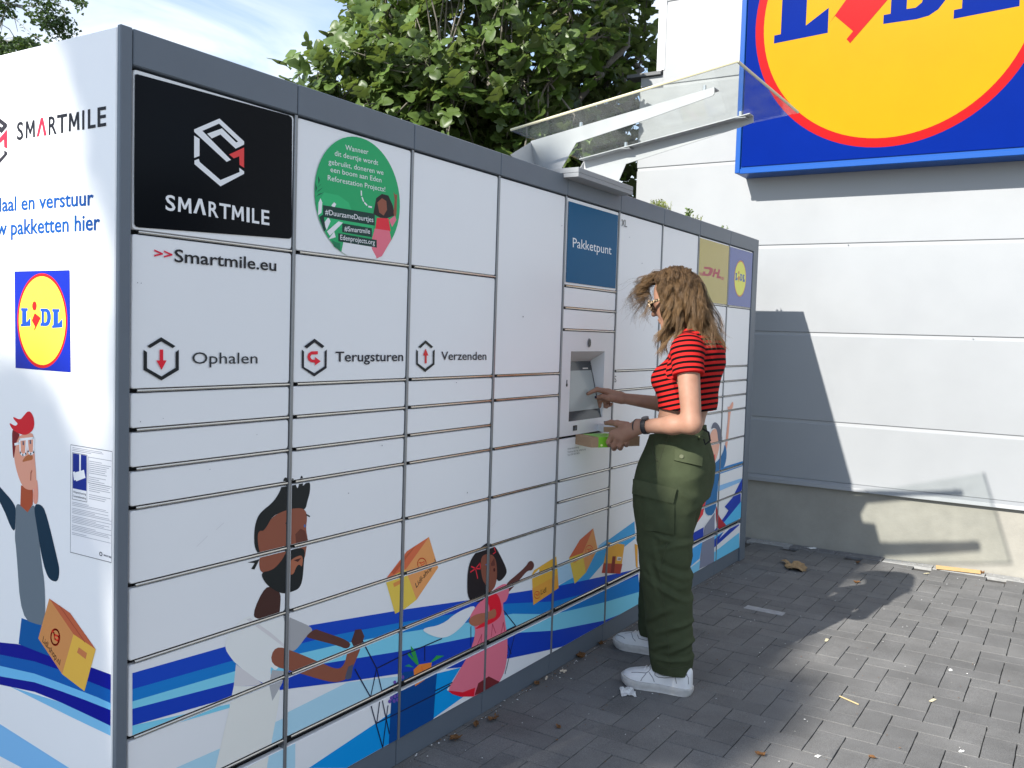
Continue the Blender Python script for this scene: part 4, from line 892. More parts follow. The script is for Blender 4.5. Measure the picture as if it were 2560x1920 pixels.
for P, c in tips:
    k = np.argmin(((limb_arr - P) ** 2).sum(1) + fr_.uniform(0, .05)); q = limb_arr[k]
    mid = (P + q) / 2 + np.array([fr_.gauss(0, .06), fr_.gauss(0, .06), -.05])
    tw.tube([q, mid, P], [.009, .006, .004], 5, cap=False)
    out_ = P - c; out_ /= np.linalg.norm(out_) + 1e-6
    ax = (out_ * .7 + np.array([0, 0, .75]) + np.array(SUN) * .25); ax /= np.linalg.norm(ax)
    n_l = fr_.choice([4, 5, 6, 7])
    ph = fr_.uniform(0, 6.28)
    for i in range(n_l):
        a = ph + i * 2.4; h1 = np.cross(ax, [.3, .5, .1]); h1 /= np.linalg.norm(h1); h2 = np.cross(ax, h1)
        rad = h1 * math.cos(a) + h2 * math.sin(a)
        tilt = .25 + .16 * i + fr_.uniform(-.15, .2)
        dirv = ax * math.cos(tilt * 1.15) + rad * math.sin(tilt * 1.15); dirv[2] -= .12 * i; dirv /= np.linalg.norm(dirv)
        nz_ = ax - dirv * (ax @ dirv); nz_ /= np.linalg.norm(nz_) + 1e-6; sx_ = np.cross(dirv, nz_)
        s_ = fr_.uniform(.095, .185); base_ = P - ax * .012 * i + dirv * s_ * .42
        if base_[0] + dirv[0] * s_ > 5.10 and base_[1] + dirv[1] * s_ < 1.22: continue
        M4 = Matrix(((sx_[0], dirv[0], nz_[0], base_[0]), (sx_[1], dirv[1], nz_[1], base_[1]), (sx_[2], dirv[2], nz_[2], base_[2]), (0, 0, 0, 1))) @ Matrix.Rotation(fr_.gauss(0, .25), 4, 'Y') @ Matrix.Diagonal((s_, s_, s_, 1))
        leaves.append((M4, fr_.randrange(7), base_, s_))
tag(tw.build('twigs', BARK, fig), None, None, kind='stuff')
def shown(L):
    u, v, w = proj(L[2])
    if not (700 < u < 1660 and -40 < v < 480): return 0
    if v > 70 + (u - 324) * .336: return 0
    return L[3] / w ** 4
order = sorted(range(len(leaves)), key=lambda i: -shown(leaves[i])); big = set(order[:290])
rest = MB(); vc = {i: [v.co.copy() for v in LM[i].vertices] for i in range(7)}; fc = {i: [list(p.vertices) for p in LM[i].polygons] for i in range(7)}
fo = gpos(fig)
for i, (M4, k, b_, s_) in enumerate(leaves):
    if i in big:
        o = link('leaf', LM[k], fig); o.matrix_local = Matrix.Translation(-fo) @ M4
    else: rest.add([M4 @ v for v in vc[k]], fc[k])
tag(rest.build('foliage', FIGL, fig, smooth=True), None, None, kind='stuff')

BIRL = leaf_material('birch_leaf', (.045, .085, .022), (.07, .11, .04), .4)
BIRB = material('birch_bark', (.42, .41, .38), rough=.85, vary=.5, vscale=14, bump=.4, bscale=60)
def small_leaves(mb, centre, rad, n, size, seed, strands=0, droop=0):
    r_ = random.Random(seed)
    for i in range(n):
        d = np.array([r_.gauss(0, 1) for k in range(3)]); d /= np.linalg.norm(d)
        P = np.array(centre) + d * np.array(rad) * r_.uniform(.0, 1) ** .4
        s_ = size * r_.uniform(.6, 1.25); a = Euler((r_.uniform(-1.2, 1.2), r_.uniform(-1.2, 1.2), r_.uniform(0, 6.28))).to_matrix()
        mb.add([Vector(P) + a @ Vector(q) for q in ((0, 0, 0), (.42 * s_, .38 * s_, .08 * s_), (0, s_, -.1 * s_), (-.42 * s_, .38 * s_, .08 * s_))], [(0, 1, 2, 3)])
def birch(name, base, top, clumps, label, cat='tree', leaf=.05, seed=1, hang=()):
    t = empty(name, base, label, cat); r_ = random.Random(seed)
    base, top = np.array(base, float), np.array(top, float)
    pts = [base + (top - base) * i / 8 + np.array([r_.gauss(0, .05), r_.gauss(0, .05), 0]) * (0 < i < 8) for i in range(9)]
    MB().tube(pts, [.16 - .015 * i for i in range(9)], 10).build('trunk', BIRB, t, smooth=True)
    lf = MB(); lb = MB()
    for k, (c, rad, n) in enumerate(clumps):
        p = pts[4 + k % 4]; c = np.array(c)
        lb.tube([p, (p + c) / 2 + [0, 0, .3], c], [.05, .03, .012], 6, cap=False)
        for j in range(12):
            d = np.array([r_.gauss(0, .5) for q in range(3)]) * np.array(rad); lb.tube([c, c + d * .5 + [0, 0, .1], c + d], [.012, .008, .004], 4, cap=False)
        for j in range(8):      # uneven sub-clumps
            d = np.array([r_.gauss(0, .55) for q in range(3)]) * np.array(rad); small_leaves(lf, c + d, np.array(rad) * .42, n // 8, leaf, seed * 100 + k * 10 + j)
    for pth in hang:
        lb.tube(pth, .006, 4, cap=False)
        for a, c in zip(pth[:-1], pth[1:]):
            for j in range(16):
                P = np.array(a) + (np.array(c) - np.array(a)) * r_.random(); small_leaves(lf, P, (.07, .07, .08), 1, leaf * 1.15, r_.randrange(10 ** 6))
    lb.build('branches', BIRB, t)
    tag(lf.build('crown', BIRL, t), None, None, kind='stuff'); return t
bb = at_px(-120, 0, 15); bb = np.array([bb[0], bb[1], 0])
birch('birch_tree', bb, bb + [0, 0, 7.5], [(at_px(20, 10, 14), (.6, .5, .65), 2600), (at_px(-60, 120, 14), (.85, .6, .6), 3600), (at_px(55, 125, 14.2), (.55, .4, .32), 1300), (at_px(-150, -150, 14.5), (1.0, .9, .9), 1500), (at_px(-350, -60, 14.5), (1.2, 1.0, 1.2), 1500)],
      'birch tree with small hanging leaves at the top left, beyond the locker', seed=5, leaf=.062,
      hang=[[at_px(60, -40, 14), at_px(110, -10, 14), at_px(150, 10, 14), at_px(165, 38, 14)], [at_px(100, -50, 14), at_px(170, -10, 14), at_px(195, 8, 14), at_px(200, 25, 14)], [at_px(90, -20, 14), at_px(110, 50, 14), at_px(118, 70, 14)], [at_px(150, -30, 14), at_px(190, 4, 14), at_px(212, 10, 14)], [at_px(30, 40, 14), at_px(85, 90, 14), at_px(125, 105, 14)]])
birch('birch_tree', (-14.3, 3.6, 0), (-14.1, 3.3, 10.6), [((-14, 3.10, 11.35), (1.2, .17, .40), 8000), ((-14, 3.5, 10.35), (1.2, .34, .62), 15000), ((-14, 3.85, 10.4), (1.2, .42, .62), 15000)],
      'birch tree outside the picture that shades the printed side panel', seed=9, leaf=.13)

# unseen trees, added to give the glossy panels something dark to reflect
tm = MB(); r_ = random.Random(4)
for i in range(9):
    x = -10 + i * 5.2; h = r_.uniform(6.5, 9)
    for j in range(7): small_leaves(tm, (x + r_.gauss(0, 1.0), -30 + r_.gauss(0, .6), h * r_.uniform(.25, .8)), (1.9, 1.2, 1.7), 130, .75, i * 10 + j)
tag(tm.build('reflection_trees', leaf_material('far_leaf', (.03, .055, .02), (.04, .06, .03)), None), 'unseen row of trees added as a dark reflection for the glossy panels', 'trees', kind='stuff')

# ------------------------------------------------------------------ small plants on the locker roof
SED = leaf_material('sedum_leaf', (.22, .24, .07), (.22, .22, .09), .4); CLV = leaf_material('weed_leaf', (.14, .22, .05), (.16, .22, .08), .3)
def tuft(px, Y, n, size, spread, h, mat_, name, label, seed):
    P = ony(*px, Y); r_ = random.Random(seed); base_ = np.array([P[0], P[1], ZT - .001]); t = empty(name, base_, label, 'plant')
    st_ = MB(); lf = MB()
    for i in range(n):
        e = base_ + np.array([r_.gauss(0, spread), r_.gauss(0, spread * .5), 0]); tip = e + np.array([r_.gauss(0, .012), r_.gauss(0, .012), (P[2] - base_[2]) + h * r_.uniform(-.6, .5)])
        st_.tube([e, (e + tip) / 2 + [r_.gauss(0, .004), 0, 0], tip], .0015, 4, cap=False)
        for k in range(7):
            q = e + (tip - e) * (.55 + .45 * k / 6); a = Euler((r_.uniform(-.9, .9), r_.uniform(-.9, .9), r_.uniform(0, 6.28))).to_matrix(); s_ = size * r_.uniform(.7, 1.3)
            lf.add([Vector(q) + a @ Vector(v) for v in ((0, 0, 0), (.35 * s_, .5 * s_, .1 * s_), (0, s_, 0), (-.35 * s_, .5 * s_, .1 * s_))], [(0, 1, 2, 3)])
    st_.build('stems', material('stem_green', (.16, .20, .06), rough=.7), t); lf.build('leaves', mat_, t)
tuft((1650, 508), .20, 46, .013, .045, .03, SED, 'sedum', 'yellowish clump of sedum on the locker roof edge right of the canopy', 1)
tuft((1720, 524), .20, 5, .022, .010, .02, CLV, 'weed', 'upright green weed on the locker roof', 2)
tuft((1742, 542), .20, 8, .014, .014, .012, SED, 'sedum', 'tiny low sedum just right of the upright weed', 3)
tuft((1803, 566), .20, 7, .016, .014, .012, CLV, 'weed', 'small weed near the far end of the locker roof', 4)
ti = onx(1895, 690, 4.9)

# ================================================================== LITTER
def crumple(name, P, sx, sy, h, mat_, label, cat, seed, rot=0, n=9, tear=.25, curl=0.0):
    r_ = random.Random(seed); V = []; Fc = []; off = r_.uniform(0, 50)
    for i in range(n):
        for j in range(n):
            s, t = i / (n - 1) - .5, j / (n - 1) - .5
            z = h * (.5 + .9 * noise.noise(Vector((s * 4 + off, t * 4, seed)))) * (1 - .3 * (abs(s) + abs(t))) + curl * (s * s + t * t) * 4 * h
            w = 1 + tear * noise.noise(Vector((s * 3, t * 3 + off, 2.2)))
            V.append((s * sx * w, t * sy * w, max(.0008, z)))
    for i in range(n - 1):
        for j in range(n - 1):
            a, b_ = abs(i / (n - 1) - .5), abs(j / (n - 1) - .5)
            if a + b_ > .82 and r_.random() < .6: continue
            Fc.append([i * n + j, (i + 1) * n + j, (i + 1) * n + j + 1, i * n + j + 1])
    M4 = Matrix.Rotation(rot, 4, 'Z'); V = [M4 @ Vector(v) for v in V]
    o = mesh(name, [v + Vector((P[0], P[1], 0.001)) for v in V], Fc, mat_, origin=(P[0], P[1], 0.001)); o.modifiers.new('sheet', 'SOLIDIFY').thickness = .0007
    return tag(o, label, cat)
TIS = material('tissue', (.66, .66, .64), rough=.9); KRAFT = material('kraft', (.30, .20, .10), rough=.9, vary=.2, vscale=60); DRY = material('dry_leaf', (.16, .075, .025), rough=.85, vary=.5, vscale=90)
CARD = material('card_board', (.50, .33, .15), rough=.85, vary=.08, vscale=40)
g1 = lambda f, p: onz(*f([p])[0])
crumple('crumpled_tissue', g1(p3, (660, 1455)), .085, .055, .016, TIS, 'crumpled white tissue on the paving in front of the near shoe', 'tissue', 5, .6)
crumple('crumpled_paper', g1(z7, (520, 505)), .20, .13, .035, KRAFT, 'crumpled brown paper on the paving near the shop wall', 'paper', 8, .3, n=14, tear=.5)
a, c = g1(z7, (1335, 515)), g1(z7, (1592, 545)); t = (c - a) / np.linalg.norm(c - a); n2 = np.array([-t[1], t[0], 0])
b = MB(); nn = 16
lo_ = [a + (c - a) * i / nn - n2 * (.022 + .004 * rng.random()) for i in range(nn + 1)]; hi_ = [a + (c - a) * i / nn + n2 * .028 for i in range(nn + 1)]
b.prism([tuple(p + np.array([0, 0, .010])) for p in lo_] + [tuple(p + np.array([0, 0, .018])) for p in hi_[::-1]], (0, 0, .004)); tag(b.build('cardboard_strip', CARD, origin=tuple((a + c) / 2)), 'torn strip of brown cardboard lying against the wall plinth', 'cardboard')
a, c = g1(z7, (782, 1250)), g1(z7, (888, 1297)); b = MB(); t = (c - a) / np.linalg.norm(c - a); n2 = np.array([-t[1], t[0], 0]) * .0035
b.prism([tuple(p + np.array([0, 0, .003])) for p in (a - n2, c - n2, c + t * .003, c + n2, a + n2, a - t * .003)], (0, 0, .002)); tag(b.build('wooden_stick', material('stick_wood', (.62, .48, .25), rough=.7), origin=tuple((a + c) / 2)), 'flat wooden stirring stick lying on sunlit paving', 'stick')
BUTT = material('butt_paper', (.62, .52, .40), rough=.8)
for k, (f, p, lb) in enumerate(((p3, (175, 1298), 'cigarette butt on the paving left of the shoes'), (p3, (48, 1352), 'cigarette butt against the grey locker plinth'), (c6, (1632, 1107), 'cigarette butt lying under the blue waves of the print'))):
    P = g1(f, p); an = rng.uniform(0, 3); d = np.array([math.cos(an), math.sin(an), 0]) * .014
    tag(MB().tube([P - d + [0, 0, .006], P + d + [0, 0, .006]], .004, 8).build('cigarette_butt', BUTT, origin=(P[0], P[1], .002)), lb, 'litter', 'cigarette butts')
CRM = material('petal_cream', (.60, .54, .36), rough=.8)
for k, (p, lb) in enumerate((((1317, 1272), 'cream petal right of the wooden stick'), ((707, 925), 'yellowish wood chip near the edge of the head shadow'), ((1283, 540), 'pale wood chip left of the cardboard strip'), ((655, 1595), 'white pebble of litter at the bottom of the picture'), ((1483, 1567), 'pale scrap near the bottom right corner'), ((1420, 1098), 'small white scrap on the sunlit paving'))):
    crumple('scrap', g1(z7, p), .045 if k < 3 else .022, .014, .006, CRM if k < 3 else TIS, lb, 'litter', 40 + k, rng.uniform(-.6, .2), n=5, tear=.2)
for k, (p, lb) in enumerate((((695, 381), 'white paper scrap leaning at the foot of the shaded wall'), ((620, 399), 'small pale scrap left of the paper by the wall'), ((1760, 548), 'pale crumpled scrap at the right foot of the wall'))):
    crumple('scrap', g1(z7, p), .06, .04, .02, TIS, lb, 'litter', 60 + k, rng.uniform(0, 3), n=5)
DL = [(p3, (300, 1190), 'dry brown leaf at the locker plinth, left of the shoes', .09), (p3, (455, 1092), 'curled dry leaf between far shoe and plinth', .07), (c6, (1010, 1497), 'orange brown dry leaf near the bottom edge', .06), (c6, (1228, 1385), 'tangle of dry leaf at the foot of the plinth', .06), (c6, (1130, 1418), 'flat dry leaf along the plinth below the girl print', .05), (c6, (1480, 1180), 'dry leaf by the plinth under the yellow bag print', .05), (c6, (1730, 1022), 'clump of dry leaf at the plinth joint', .07), (c6, (1605, 1430), 'small rust coloured leaf out on the shaded paving', .035),
      (z7, (60, 515), 'dry leaf by the far end of the locker', .06), (z7, (855, 415), 'rusty leaf at the wall foot in shade', .09), (z7, (1300, 483), 'rusty leaf at the sunlit wall foot', .05), (z7, (1600, 540), 'dry leaf at the right end of the cardboard strip', .06), (z7, (1690, 538), 'brown leaves at the wall right of the cardboard', .10), (z7, (1785, 545), 'orange leaf at the wall near the right edge', .06), (z7, (970, 1605), 'red brown leaf at the bottom of the sunlit paving', .04), (z7, (885, 480), 'brown leaf where shadow meets the wall', .05), (z7, (880, 594), 'thin tan leaf in the gap of shadows', .05), (z7, (320, 1588), 'thin olive leaf at the lower paving', .05)]
for k, (f, p, lb, s_) in enumerate(DL): crumple('dry_leaf', g1(f, p), s_ * .72, s_ * .42, s_ * .2, DRY, lb, 'leaf', 80 + k, rng.uniform(0, 3), n=7, tear=.6, curl=.5)
spk = MB(); r_ = random.Random(11)
for i in range(650):
    x, y = r_.uniform(.4, 5.0), -abs(r_.gauss(0, .9)) - .05
    if r_.random() < .55: x, y = (r_.uniform(.6, 4.4), -abs(r_.gauss(0, .028)) - .001) if r_.random() < .6 else (5.14 - r_.uniform(0, .07), r_.uniform(-2.2, .1))
    s_ = r_.uniform(.0015, .005); a = r_.uniform(0, 6.28)
    spk.add([(x + s_ * math.cos(a + k * 1.57) * r_.uniform(.5, 1.3), y + s_ * math.sin(a + k * 1.57) * r_.uniform(.5, 1.3), .0045 + (k % 2) * .002) for k in range(4)], [(0, 1, 2, 3)], 0 if r_.random() < .45 else 1)
tag(spk.build('litter_specks', [TIS, DRY]), 'tiny pale and brown specks of litter scattered on the paving', 'litter', kind='stuff')

# ================================================================== CUSTOMER
# small implicit-surface modeller: smooth unions of tapered limbs and lofted trunks, meshed once
def surf(f, lo, hi, h):
    lo = np.array(lo, np.float32); B = 8
    nb = np.ceil((np.array(hi) - lo) / (h * B)).astype(int); n = nb * B + 1
    gx = np.stack(np.meshgrid(*[np.arange(k) for k in nb], indexing='ij'), -1).reshape(-1, 3)
    cv = f((lo + (gx * B + B / 2) * h).astype(np.float32))
    val = np.empty(n, np.float32); val[:] = 1
    sg = np.where(cv < 0, -1.0, 1.0).astype(np.float32).reshape(nb)
    val[:-1, :-1, :-1] = np.repeat(np.repeat(np.repeat(sg, B, 0), B, 1), B, 2)
    keep = gx[np.abs(cv) < h * B * 1.05]
    off = np.stack(np.meshgrid(*[np.arange(B + 1)] * 3, indexing='ij'), -1).reshape(-1, 3)
    for c0 in range(0, len(keep), 700):
        idx = (keep[c0:c0 + 700, None, :] * B + off[None]).reshape(-1, 3)
        val[idx[:, 0], idx[:, 1], idx[:, 2]] = f((lo + idx * h).astype(np.float32))
    s = val < 0
    c = [s[i:n[0] - 1 + i, j:n[1] - 1 + j, k:n[2] - 1 + k] for i in (0, 1) for j in (0, 1) for k in (0, 1)]
    tot = sum(x.astype(np.int8) for x in c); cells = np.argwhere((tot > 0) & (tot < 8))
    cid = np.full(n - 1, -1, np.int32); cid[cells[:, 0], cells[:, 1], cells[:, 2]] = np.arange(len(cells))
    cor = np.array([(i, j, k) for i in (0, 1) for j in (0, 1) for k in (0, 1)])
    cvv = np.stack([val[cells[:, 0] + a, cells[:, 1] + b, cells[:, 2] + d] for a, b, d in cor], 1)
    acc = np.zeros((len(cells), 3)); cnt = np.zeros(len(cells))
    for a in range(8):
        for b in range(a + 1, 8):
            if np.abs(cor[a] - cor[b]).sum() != 1: continue
            m_ = (cvv[:, a] < 0) != (cvv[:, b] < 0); t = cvv[m_, a] / (cvv[m_, a] - cvv[m_, b])
            acc[m_] += cor[a] + (cor[b] - cor[a]) * t[:, None]; cnt[m_] += 1
    V = lo + (cells + acc / cnt[:, None]) * h
    Fs = []
    for ax in range(3):
        sl = [slice(None)] * 3; sl[ax] = slice(0, n[ax] - 1); s2 = [slice(None)] * 3; s2[ax] = slice(1, n[ax])
        e = np.argwhere(s[tuple(sl)] != s[tuple(s2)]); o1, o2 = (ax + 1) % 3, (ax + 2) % 3
        e = e[(e[:, o1] > 0) & (e[:, o2] > 0) & (e[:, o1] < n[o1] - 1) & (e[:, o2] < n[o2] - 1)]
        q = []
        for d1_, d2_ in ((-1, -1), (0, -1), (0, 0), (-1, 0)):
            t = e.copy(); t[:, o1] += d1_; t[:, o2] += d2_; q.append(cid[t[:, 0], t[:, 1], t[:, 2]])
        q = np.stack(q, 1); fl_ = ~s[e[:, 0], e[:, 1], e[:, 2]]; q[fl_] = q[fl_][:, ::-1]; Fs.append(q)
    return V, np.concatenate(Fs)
def cone(a, b, ra, rb):
    a, b = np.array(a, np.float32), np.array(b, np.float32); ba = b - a; L = float(ba @ ba) + 1e-12
    def f(P):
        q = P - a; h = np.clip(q @ ba / L, 0, 1); return np.linalg.norm(q - h[:, None] * ba, axis=1) - (ra + (rb - ra) * h)
    return f
def ellipsoid(c, r, M=None):
    c, r = np.array(c, np.float32), np.array(r, np.float32)
    def f(P):
        q = P - c
        if M is not None: q = q @ M
        k0 = np.linalg.norm(q / r, axis=1); k1 = np.linalg.norm(q / r ** 2, axis=1) + 1e-9; return k0 * (k0 - 1) / k1
    return f
def loft(sec, power=2.0):
    """sec rows: z, cx, cy, half width (x), half depth (y)"""
    S_ = np.array(sorted(sec), float); zz = np.linspace(S_[0, 0], S_[-1, 0], 160); tab = []
    for c in range(1, 5):
        y = np.interp(zz, S_[:, 0], S_[:, c]); k = np.hanning(15); k /= k.sum(); tab.append(np.convolve(np.pad(y, 7, mode='edge'), k, 'valid'))
    def f(P):
        z = P[:, 2]; cx, cy, a, b = (np.interp(z, zz, t).astype(np.float32) for t in tab)
        q = ((np.abs(P[:, 0] - cx) / a) ** power + (np.abs(P[:, 1] - cy) / b) ** power) ** (1 / power)
        d = (q - 1) * np.minimum(a, b); dz = np.maximum(S_[0, 0] - z, z - S_[-1, 0]); return np.maximum(d, dz)
    return f
def smin(a, b, k): h = np.clip(.5 + .5 * (b - a) / k, 0, 1); return b + (a - b) * h - k * h * (1 - h)
def union(prims):
    """[(f, k)]: smooth-joined in order"""
    def f(P):
        d = None
        for g, k in prims: v = g(P); d = v if d is None else (smin(d, v, k) if k > 0 else np.minimum(d, v))
        return d
    return f
def recalc(V, Fq):
    return V, Fq
PO = Vector((2.33, -.42, 0))
per = empty('person', PO, 'person in red and black striped crop top and olive cargo trousers using the touchscreen', 'person')
def px(f, p, X): return onx(*f([p])[0], X)
# ---- head frame
HC = np.array([2.33, -.357, 1.588]); pit, yaw = R(-22), R(7)
HM = np.array((Matrix.Rotation(yaw, 3, 'Z') @ Matrix.Rotation(pit, 3, 'X')))     # columns: right(x), forward(y), up(z)
def H(x, y, z): return HC + HM @ np.array([x, y, z])
def hell(c, r): return ellipsoid(H(*c), r, HM.astype(np.float32))
# ---- arms and hands
LS, LE, LW = np.array([2.170, -.478, 1.385]), np.array([2.103, -.537, 1.088]), np.array([2.122, -.305, 1.058])
RS, RE, RW = np.array([2.495, -.455, 1.385]), np.array([2.545, -.345, 1.115]), np.array([2.42, -.100, 1.146])
def finger(pts, rad): return [(cone(a, b, ra, rb), .006) for a, b, ra, rb in zip(pts[:-1], pts[1:], rad[:-1], rad[1:])]
lhK = [px(p2, p, X) for p, X in (((672, 1050), 2.128), ((718, 1078), 2.122), ((768, 1085), 2.124), ((815, 1072), 2.132))]
lhP = [px(p2, p, X) for p, X in (((634, 1125), 2.134), ((678, 1160), 2.128), ((735, 1155), 2.131), ((793, 1128), 2.138))]
left_hand = [(cone(LW, k, .024, .0165), .014) for k in lhK]
for i, (k, p) in enumerate(zip(lhK, lhP)):
    t1_ = p + np.array([.030, .012, -.014]); t2_ = t1_ + np.array([.026, .004, .004])
    left_hand += finger([k, p, t1_, t2_], [.0135, .0115, .0105, .0085] if i < 3 else [.012, .010, .009, .0075])
lth = [px(p2, (800, 975), 2.128), px(p2, (712, 955), 2.146), px(p2, (655, 945), 2.168), px(p2, (606, 950), 2.186)]
left_hand += finger(lth, [.018, .0145, .0115, .0085])
tipR = ony(*p2([(441, 680)])[0], .0265)
rhI = [RW + [0, .02, .008], px(p2, (628, 662), 2.388), px(p2, (525, 640), 2.352), tipR]
right_hand = finger(rhI, [.022, .0145, .0108, .0078])
rth = [RW + [-.005, .015, -.006], px(p2, (640, 722), 2.372), px(p2, (575, 706), 2.358), px(p2, (520, 714), 2.352)]
right_hand += finger(rth, [.020, .0145, .0115, .0085])
rhM = [RW + [.008, .02, .002], px(p2, (615, 690), 2.402), px(p2, (552, 742), 2.398), px(p2, (550, 792), 2.405), px(p2, (572, 800), 2.412)]
rhR = [RW + [.014, .02, -.004], px(p2, (635, 700), 2.420), px(p2, (585, 752), 2.416), px(p2, (612, 795), 2.42), px(p2, (640, 782), 2.422)]
rhP = [RW + [.018, .015, -.010], px(p2, (655, 712), 2.436), px(p2, (618, 752), 2.434), px(p2, (640, 785), 2.436), px(p2, (660, 775), 2.436)]
right_hand += finger(rhM, [.021, .0145, .0112, .0095, .0078]) + finger(rhR, [.019, .0135, .0105, .009, .0075]) + finger(rhP, [.017, .0115, .009, .008, .0065])
body = [(loft([(.95, 2.32, -.402, .112, .092), (1.02, 2.32, -.400, .116, .094), (1.09, 2.322, -.408, .120, .094), (1.16, 2.325, -.425, .128, .097), (1.26, 2.328, -.435, .14, .098), (1.36, 2.33, -.45, .135, .08), (1.43, 2.33, -.445, .08, .05)]), 0),
        (cone((2.33, -.445, 1.42), (2.33, -.395, 1.535), .056, .050), .03),
        (hell((0, -.012, .030), (.073, .094, .086)), .03), (hell((0, .030, -.035), (.059, .066, .082)), .03), (cone(H(0, .055, -.092), H(0, .075, -.100), .030, .022), .025),
        (cone(H(.03, .0, -.075), H(.012, .062, -.098), .022, .02), .03), (cone(H(-.03, .0, -.075), H(-.012, .062, -.098), .022, .02), .03),
        (cone(H(0, .090, .012), H(0, .112, -.030), .0075, .0105), .012), (hell((.013, .098, -.034), (.010, .010, .008)), .008), (hell((-.013, .098, -.034), (.010, .010, .008)), .008),
        (hell((0, .093, -.061), (.020, .010, .006)), .006), (hell((0, .091, -.072), (.018, .010, .007)), .006),
        (hell((-.076, -.005, -.012), (.008, .017, .028)), .006), (hell((.076, -.005, -.012), (.008, .017, .028)), .006),
        (cone((2.24, -.465, 1.40), LS, .05, .047), .04), (cone((2.42, -.455, 1.40), RS, .05, .047), .04),
        (cone(LS, LE, .048, .0385), .03), (cone(LE, LE + (LW - LE) * .35, .037, .036), .02), (cone(LE + (LW - LE) * .35, LW, .036, .0245), .02),
        (cone(RS, RE, .046, .037), .03), (cone(RE, RE + (RW - RE) * .35, .037, .035), .02), (cone(RE + (RW - RE) * .35, RW, .035, .0235), .02),
        (cone((2.265, -.40, .88), (2.16, -.44, .50), .060, .045), .04), (cone((2.16, -.44, .50), (2.15, -.49, .09), .05, .036), .02), (cone((2.385, -.39, .88), (2.47, -.29, .50), .060, .045), .04), (cone((2.47, -.29, .50), (2.50, -.27, .09), .05, .036), .02)] + left_hand + right_hand
SKINM = bpy.data.materials.new('skin'); SKINM.use_nodes = True
n_, l_ = SKINM.node_tree.nodes, SKINM.node_tree.links; bs = n_['Principled BSDF']; bs.inputs['Roughness'].default_value = .58; bs.inputs['Specular IOR Level'].default_value = .35
bs.inputs['Subsurface Weight'].default_value = .12; bs.inputs['Subsurface Radius'].default_value = (.010, .004, .002); bs.inputs['Subsurface Scale'].default_value = .5
tcn = n_.new('ShaderNodeTexCoord'); tn = n_.new('ShaderNodeTexNoise'); tn.inputs['Scale'].default_value = 18; tn.inputs['Detail'].default_value = 6; l_.new(tcn.outputs['Object'], tn.inputs['Vector'])
cr_ = n_.new('ShaderNodeValToRGB'); cr_.color_ramp.elements[0].position = .3; cr_.color_ramp.elements[0].color = (.295, .150, .098, 1); cr_.color_ramp.elements[1].position = .7; cr_.color_ramp.elements[1].color = (.355, .198, .134, 1)
l_.new(tn.outputs['Fac'], cr_.inputs['Fac']); l_.new(cr_.outputs['Color'], bs.inputs['Base Color'])
tb = n_.new('ShaderNodeTexNoise'); tb.inputs['Scale'].default_value = 260; tb.inputs['Detail'].default_value = 4; l_.new(tcn.outputs['Object'], tb.inputs['Vector'])   # SKINBUMP
bpk = n_.new('ShaderNodeBump'); bpk.inputs['Strength'].default_value = .22; bpk.inputs['Distance'].default_value = .0012; l_.new(tb.outputs['Fac'], bpk.inputs['Height']); l_.new(bpk.outputs['Normal'], bs.inputs['Normal'])
V, Fq = surf(union(body), (2.03, -.66, .06), (2.66, .09, 1.74), .0036)
skin = mesh('body', V, Fq, SKINM, per, smooth=True)
# ---- crop top
shirt_f = union([(loft([(1.128, 2.325, -.432, .150, .112), (1.145, 2.325, -.432, .151, .113), (1.20, 2.327, -.432, .154, .114), (1.26, 2.33, -.438, .162, .116), (1.32, 2.33, -.456, .168, .114), (1.375, 2.33, -.466, .162, .100), (1.42, 2.33, -.458, .125, .078), (1.455, 2.33, -.44, .080, .062), (1.485, 2.33, -.425, .062, .058)], 2.15), 0),
                 (ellipsoid((2.262, -.352, 1.250), (.062, .055, .055)), .05), (ellipsoid((2.398, -.352, 1.250), (.062, .055, .055)), .05),
                 (cone((2.24, -.468, 1.400), LS, .052, .051), .05), (cone((2.42, -.458, 1.405), RS, .056, .056), .05),
                 (cone(LS + [0, 0, -.010], LS + (LE - LS) * .33, .055, .063), .03), (cone(RS, RS + (RE - RS) * .33, .060, .062), .03)])
def shirt_cut(P):
    d = shirt_f(P)
    for s_, e_ in ((LS, LE), (RS, RE)):     # straight sleeve hems
        ax = (e_ - s_) / np.linalg.norm(e_ - s_); t = (P - s_) @ ax; rad = np.linalg.norm(P - s_ - t[:, None] * ax, axis=1)
        d = np.where((rad < .085) & (np.abs(P[:, 0] - 2.33) > .118), np.maximum(d, t - .112), d)
    return d.astype(np.float32)
V, Fq = surf(shirt_cut, (2.03, -.66, 1.10), (2.66, -.25, 1.52), .0036)
# soft creases
Vn = []
for v in V:
    x, y, z = v
    w = .0022 * noise.noise(Vector((x * 9, y * 9 + z * 6, z * 16))) + .0028 * max(0, 1 - (z - 1.12) / .16) * noise.noise(Vector((x * 8 + 3, y * 8, z * 34)))
    Vn.append(w)
def inflate(V, Fq, w):
    V = np.asarray(V, float); q = V[Fq]; nn = np.cross(q[:, 2] - q[:, 0], q[:, 3] - q[:, 1]); N = np.zeros_like(V)
    for k in range(4): np.add.at(N, Fq[:, k], nn)
    N /= np.linalg.norm(N, axis=1)[:, None] + 1e-12; return V + N * np.array(w)[:, None], N
V, N = inflate(V, Fq, Vn)
SHM = bpy.data.materials.new('striped_knit'); SHM.use_nodes = True; n_, l_ = SHM.node_tree.nodes, SHM.node_tree.links; bs = n_['Principled BSDF']; bs.inputs['Roughness'].default_value = .9; bs.inputs['Specular IOR Level'].default_value = .08
